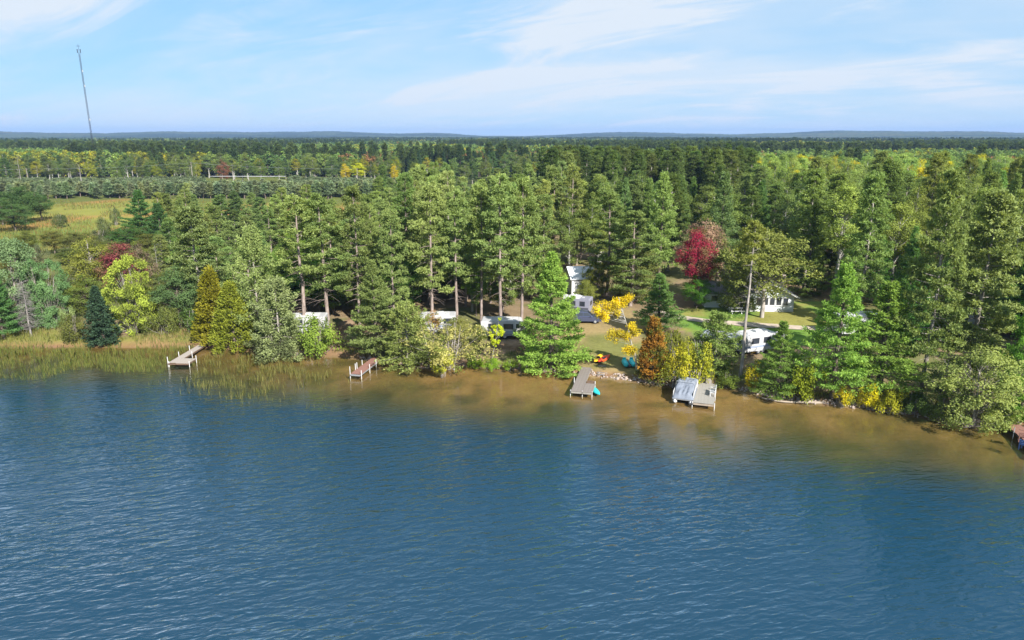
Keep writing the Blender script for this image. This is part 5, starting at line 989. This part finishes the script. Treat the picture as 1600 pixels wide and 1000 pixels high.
def canopy():
    p = G(1118, 545); t = thing('canopy_tent', 'blue grey canopy with dark side curtain left of the lawn trailer', 'canopy', (p[0], p[1], p[2]), R(-22))
    V = [(-1.9, -1.5, 1.75), (1.9, -1.5, 1.75), (1.9, 1.5, 1.75), (-1.9, 1.5, 1.75), (-1.2, 0, 2.35), (1.2, 0, 2.35)]; V += [(x, y, z - 0.05) for x, y, z in V]
    F = [(0, 1, 5, 4), (1, 2, 5), (2, 3, 4, 5), (3, 0, 4)]; F += [tuple(i + 6 for i in f) for f in F] + [(0, 1, 7, 6), (1, 2, 8, 7), (2, 3, 9, 8), (3, 0, 6, 9)]
    MB().add(V, F).build('roof_cloth', M['tarp_blue'], t)
    for x in (-1.8, 1.8):
        for y in (-1.4, 1.4): MB().tube([(x, y, 0), (x, y, 1.72)], 0.035, 6).build('pole', M['steel'], t)
    MB().box((1.85, 0, 0.95), (0.03, 2.8, 1.4)).build('side_curtain', M['blue'], t); MB().box((0, 1.45, 0.95), (3.5, 0.03, 1.4)).build('back_curtain', M['stripe_dark'], t)
canopy()
p = G(1178, 551); q = thing('storage_tote', 'small yellow tub on the grass beside the lawn trailer', 'tub', (p[0], p[1], p[2]), R(10))
MB().box((0, 0, 0.38), (0.9, 0.6, 0.75), bev=0.06).build('tub', M['yellow'], q); MB().box((0, 0, 0.78), (0.98, 0.68, 0.08), bev=0.03).build('lid', M['yellow'], q)
def lawn_chair(label, px, py, rz):
    p = G(px, py); t = thing('lawn_chair', label, 'chair', (p[0], p[1], p[2]), rz, 'white lawn chairs')
    MB().box((0, 0, 0.40), (0.6, 0.55, 0.05)).build('seat', M['white'], t); MB().box((0, 0.30, 0.75), (0.6, 0.05, 0.7), rx=R(-15)).build('backrest', M['white'], t)
    for s in (-1, 1):
        MB().box((s * 0.33, 0, 0.62), (0.08, 0.6, 0.04)).build('armrest', M['white'], t)
        for y in (-0.24, 0.24): MB().box((s * 0.28, y, 0.2), (0.05, 0.05, 0.4)).build('leg', M['white'], t)
lawn_chair('white lawn chair on the green lawn right of the trailer', 1216, 532, R(20)); lawn_chair('white lawn chair right beside its neighbour, nearer the vivid pine', 1226, 533, R(-25))

# ------------------------------------------------------------------ radio mast and power line
def mast():
    Y = 640.0; X = (150 - 800) / FPX * (Y * 0.967 + 6.5); z0 = H1(X, Y); d = pix_dir(127, 82); hgt = CAMH + Y / d[1] * d[2] - z0
    t = thing('radio_mast', 'tall thin lattice radio mast with antennas rising above the forest', 'mast', (X, Y, z0)); w = 0.62
    for k in range(3):
        a = k * 2.094; MB().tube([(w * math.cos(a), w * math.sin(a), 0), (w * math.cos(a), w * math.sin(a), hgt)], 0.085, 5).build('leg', M['dark_steel'], t)
    br = MB(); n = int(hgt / 1.5)
    for i in range(n):
        for k in range(3):
            a = k * 2.094; b_ = a + 2.094; za = i * 1.5; zb = za + 1.5
            br.tube([(w * math.cos(a), w * math.sin(a), za), (w * math.cos(b_), w * math.sin(b_), zb)], 0.05, 3, cap=False); br.tube([(w * math.cos(a), w * math.sin(a), za), (w * math.cos(b_), w * math.sin(b_), za)], 0.05, 3, cap=False)
    o = br.build('bracing', M['dark_steel'], t); o['kind'] = 'stuff'
    MB().tube([(0, 0, hgt), (0, 0, hgt + 7.0)], 0.10, 6).build('whip_antenna', M['dark_steel'], t)
    MB().box((0, 0, hgt + 5.2), (3.4, 0.25, 0.25)).build('antenna_arm', M['dark_steel'], t)
    for s in (-1, 1): MB().box((s * 1.3, 0, hgt + 1.2), (0.5, 0.4, 3.0)).build('panel_antenna', M['dark_steel'], t)
    for zz in (0.70, 0.83, 0.40): MB().tube([(0.9, -0.4, hgt * zz), (0.9, -0.4, hgt * zz + 1.8)], 0.45, 8).build('dish_antenna', M['grey_metal'], t)
mast()
def power_line():
    xs_ = [-315, -235, -155, -75]; tops = []
    for i, x in enumerate(xs_):
        y = 344.0; z = H1(x, y); t = thing('power_pole', 'wooden power pole with crossarm beside the pale road', 'pole', (x, y, z), 0, 'poles along the road'); MB().tube([(0, 0, -0.3), (0, 0, 9.5)], [0.17, 0.11], 7).build('pole_shaft', M['bark_grey'], t); MB().box((0, 0, 9.0), (0.12, 2.2, 0.14)).build('crossarm', M['wood'], t)
        tops.append(np.array([x, y, z + 9.15]))
    mb = MB()
    for a, b_ in zip(tops[:-1], tops[1:]):
        for oy in (-0.9, 0.9):
            s = np.linspace(0, 1, 12)[:, None]; Q = a + (b_ - a) * s + np.array([0, oy, 0]); Q[:, 2] -= (3.2 * s * (1 - s))[:, 0]; mb.tube(Q, 0.016, 3, cap=False)
    tag(mb.build('power_line', M['steel']), 'thin power line wires strung along the road', 'wire')
power_line()

# ------------------------------------------------------------------ stones along the waterline, reeds, shore grass, brush
def scatter_stuff():
    rr = np.random.RandomState(12); ico = bmesh.new(); bmesh.ops.create_icosphere(ico, subdivisions=1, radius=1.0); iv = np.array([v.co[:] for v in ico.verts]); ifc = np.array([[v.index for v in f.verts] for f in ico.faces]); ico.free()
    V = []; F = []; n = 0
    for i in range(1700):
        px = rr.uniform(530, 1600); x = (px - 800) / FPX * 78
        if rr.rand() < 0.45 and x < 8: continue
        y = float(S(np.array([x]))[0]) + rr.normal(0.28, 0.22); s = rr.uniform(0.05, 0.17) * (1.7 if rr.rand() < 0.08 else 1); v = iv * (s * rr.uniform(0.6, 1.3, 3)) * (1 + 0.25 * rr.randn(len(iv), 1) * 0.6); a = rr.rand() * 6.283
        v = np.stack([v[:, 0] * math.cos(a) - v[:, 1] * math.sin(a), v[:, 0] * math.sin(a) + v[:, 1] * math.cos(a), v[:, 2]], 1) + np.array([x, y, max(H1(x, y), -0.1) + s * 0.25]); V.append(v); F.append(ifc + n); n += len(iv)
    tag(link('shore_stones', mesh_np('shore_stones', np.concatenate(V), [np.concatenate(F)]), None, M['stone']), 'reddish grey stones lining the waterline', 'stones', kind='stuff')
    def blades(name, pts, hgt, wid, cols, lean, label, cat, seed):
        r2 = np.random.RandomState(seed); n = len(pts); a = r2.rand(n) * 6.283; b = r2.rand(n) * 6.283; d = np.stack([np.cos(a), np.sin(a), 0 * a], 1); l = np.stack([np.cos(b), np.sin(b), 0 * b], 1) * (lean * r2.rand(n) ** 1.5)[:, None]
        h = hgt * r2.uniform(0.55, 1.15, n); up = np.array([0, 0, 1.0]) * h[:, None]
        W = (wid * r2.uniform(0.7, 1.3, n))[:, None]; V = np.stack([pts - d * W, pts + d * W, pts + up * 0.6 + l * 0.35 * h[:, None] + d * W * 0.8, pts + up + l * h[:, None], pts + up * 0.6 + l * 0.35 * h[:, None] - d * W * 0.8], 1)
        o = link(name, mesh_np(name, V.reshape(-1, 3), [np.arange(n * 5).reshape(-1, 5)], {'var': ('FACE', 'FLOAT', r2.rand(n))}), None, None); m, t = new_mat(name); at = nn(t, 'ShaderNodeAttribute', attribute_name='var')
        c = ramp(t, at.outputs['Fac'], [(0.0, cols[0]), (0.5, cols[1]), (1.0, cols[2])]); df = nn(t, 'ShaderNodeBsdfDiffuse'); tr = nn(t, 'ShaderNodeBsdfTranslucent'); mx = nn(t, 'ShaderNodeMixShader'); mx.inputs[0].default_value = 0.35
        t.links.new(c, df.inputs[0]); t.links.new(c, tr.inputs[0]); t.links.new(df.outputs[0], mx.inputs[1]); t.links.new(tr.outputs[0], mx.inputs[2]); out(t, mx.outputs[0]); o.data.materials.append(m); tag(o, label, cat, kind='stuff')
    def pix_scatter(n, poly, zf, thr, sc_, seed):
        r2 = np.random.RandomState(seed); a = np.array([G0(*q)[:2] for q in poly]); lo = a.min(0); hi = a.max(0); x = r2.uniform(lo[0], hi[0], n); y = r2.uniform(lo[1], hi[1], n)
        ok = inpoly(x + 3 * (fbm(x * .2, y * .2, 400, 2) - .5), y + 3 * (fbm(x * .2, y * .2, 410, 2) - .5), [tuple(q) for q in a]) & (fbm(x * sc_, y * sc_ * 1.6, seed, 3) > thr); x = x[ok]; y = y[ok]; return np.stack([x, y, zf(x, y)], 1)
    wz = lambda x, y: np.maximum(H(x, y), -0.25)
    dense = np.concatenate([pix_scatter(13500, [(-90, 543), (-90, 604), (60, 596), (105, 580), (180, 582), (250, 572), (268, 560), (312, 543)], wz, 0.45, 0.5, 421), pix_scatter(3500, [(95, 565), (260, 560), (258, 582), (180, 588)], wz, 0.45, 0.4, 423)])
    blades('reeds', dense, 0.9, 0.017, [(0.085, 0.12, 0.028), (0.145, 0.175, 0.04), (0.23, 0.205, 0.06)], 0.5, 'dense yellow green reeds standing in the shallows at left', 'reeds', 1)
    sparse = np.concatenate([pix_scatter(5200, [(300, 560), (345, 552), (540, 562), (535, 582), (480, 600), (450, 625), (340, 622), (290, 600)], wz, 0.48, 0.55, 431), pix_scatter(500, [(210, 590), (540, 590), (560, 640), (300, 640)], wz, 0.55, 0.5, 433)])
    blades('sparse_reeds', sparse, 1.0, 0.019, [(0.10, 0.115, 0.03), (0.16, 0.165, 0.045), (0.26, 0.23, 0.08)], 0.35, 'thin olive reeds in the water between the pale and red docks', 'reeds', 2)
    gz = lambda x, y: H(x, y) - 0.02
    sg = np.concatenate([pix_scatter(16000, [(-90, 545), (-90, 520), (60, 520), (120, 530), (210, 524), (255, 505), (312, 510), (318, 528), (300, 542)], gz, 0.33, 0.3, 441)])
    sg = sg[sg[:, 2] > 0.12]
    blades('shore_grass', sg, 0.75, 0.020, [(0.13, 0.155, 0.032), (0.20, 0.215, 0.055), (0.26, 0.23, 0.10)], 0.5, 'long pale grass on the bank behind the reeds', 'grass', 3)
    bx = rr.uniform(-35, 50, 26000); by = S(bx) + rr.gamma(2.0, 1.0, 26000) + 0.4; ok = (fbm(bx * 0.35, by * 0.35, 451, 3) > 0.47) & ~inpoly(bx, by, LAWN1) & ~((bx > 8) & (bx < 15.5) & (by > 70)); bx = bx[ok]; by = by[ok]
    blades('bank_grass', np.stack([bx, by, H(bx, by) - 0.02], 1), 0.38, 0.022, [(0.09, 0.13, 0.025), (0.16, 0.19, 0.035), (0.24, 0.20, 0.07)], 0.6, 'rough green grass along the top of the bank', 'grass', 4)
    mp = np.array(MEADOW); n = 22000; x = rr.uniform(mp[:, 0].min(), mp[:, 0].max(), n); y = rr.uniform(mp[:, 1].min(), mp[:, 1].max(), n); ok = inpoly(x, y, MEADOW) & (fbm(x * 0.05, y * 0.05, 461, 3) > 0.42); x = x[ok]; y = y[ok]
    blades('meadow_grass', np.stack([x, y, H(x, y) - 0.03], 1), 0.9, 0.09, [(0.10, 0.13, 0.035), (0.17, 0.17, 0.045), (0.20, 0.13, 0.05)], 0.6, 'tall yellow and rusty grass in the far meadow', 'grass', 5)
scatter_stuff()
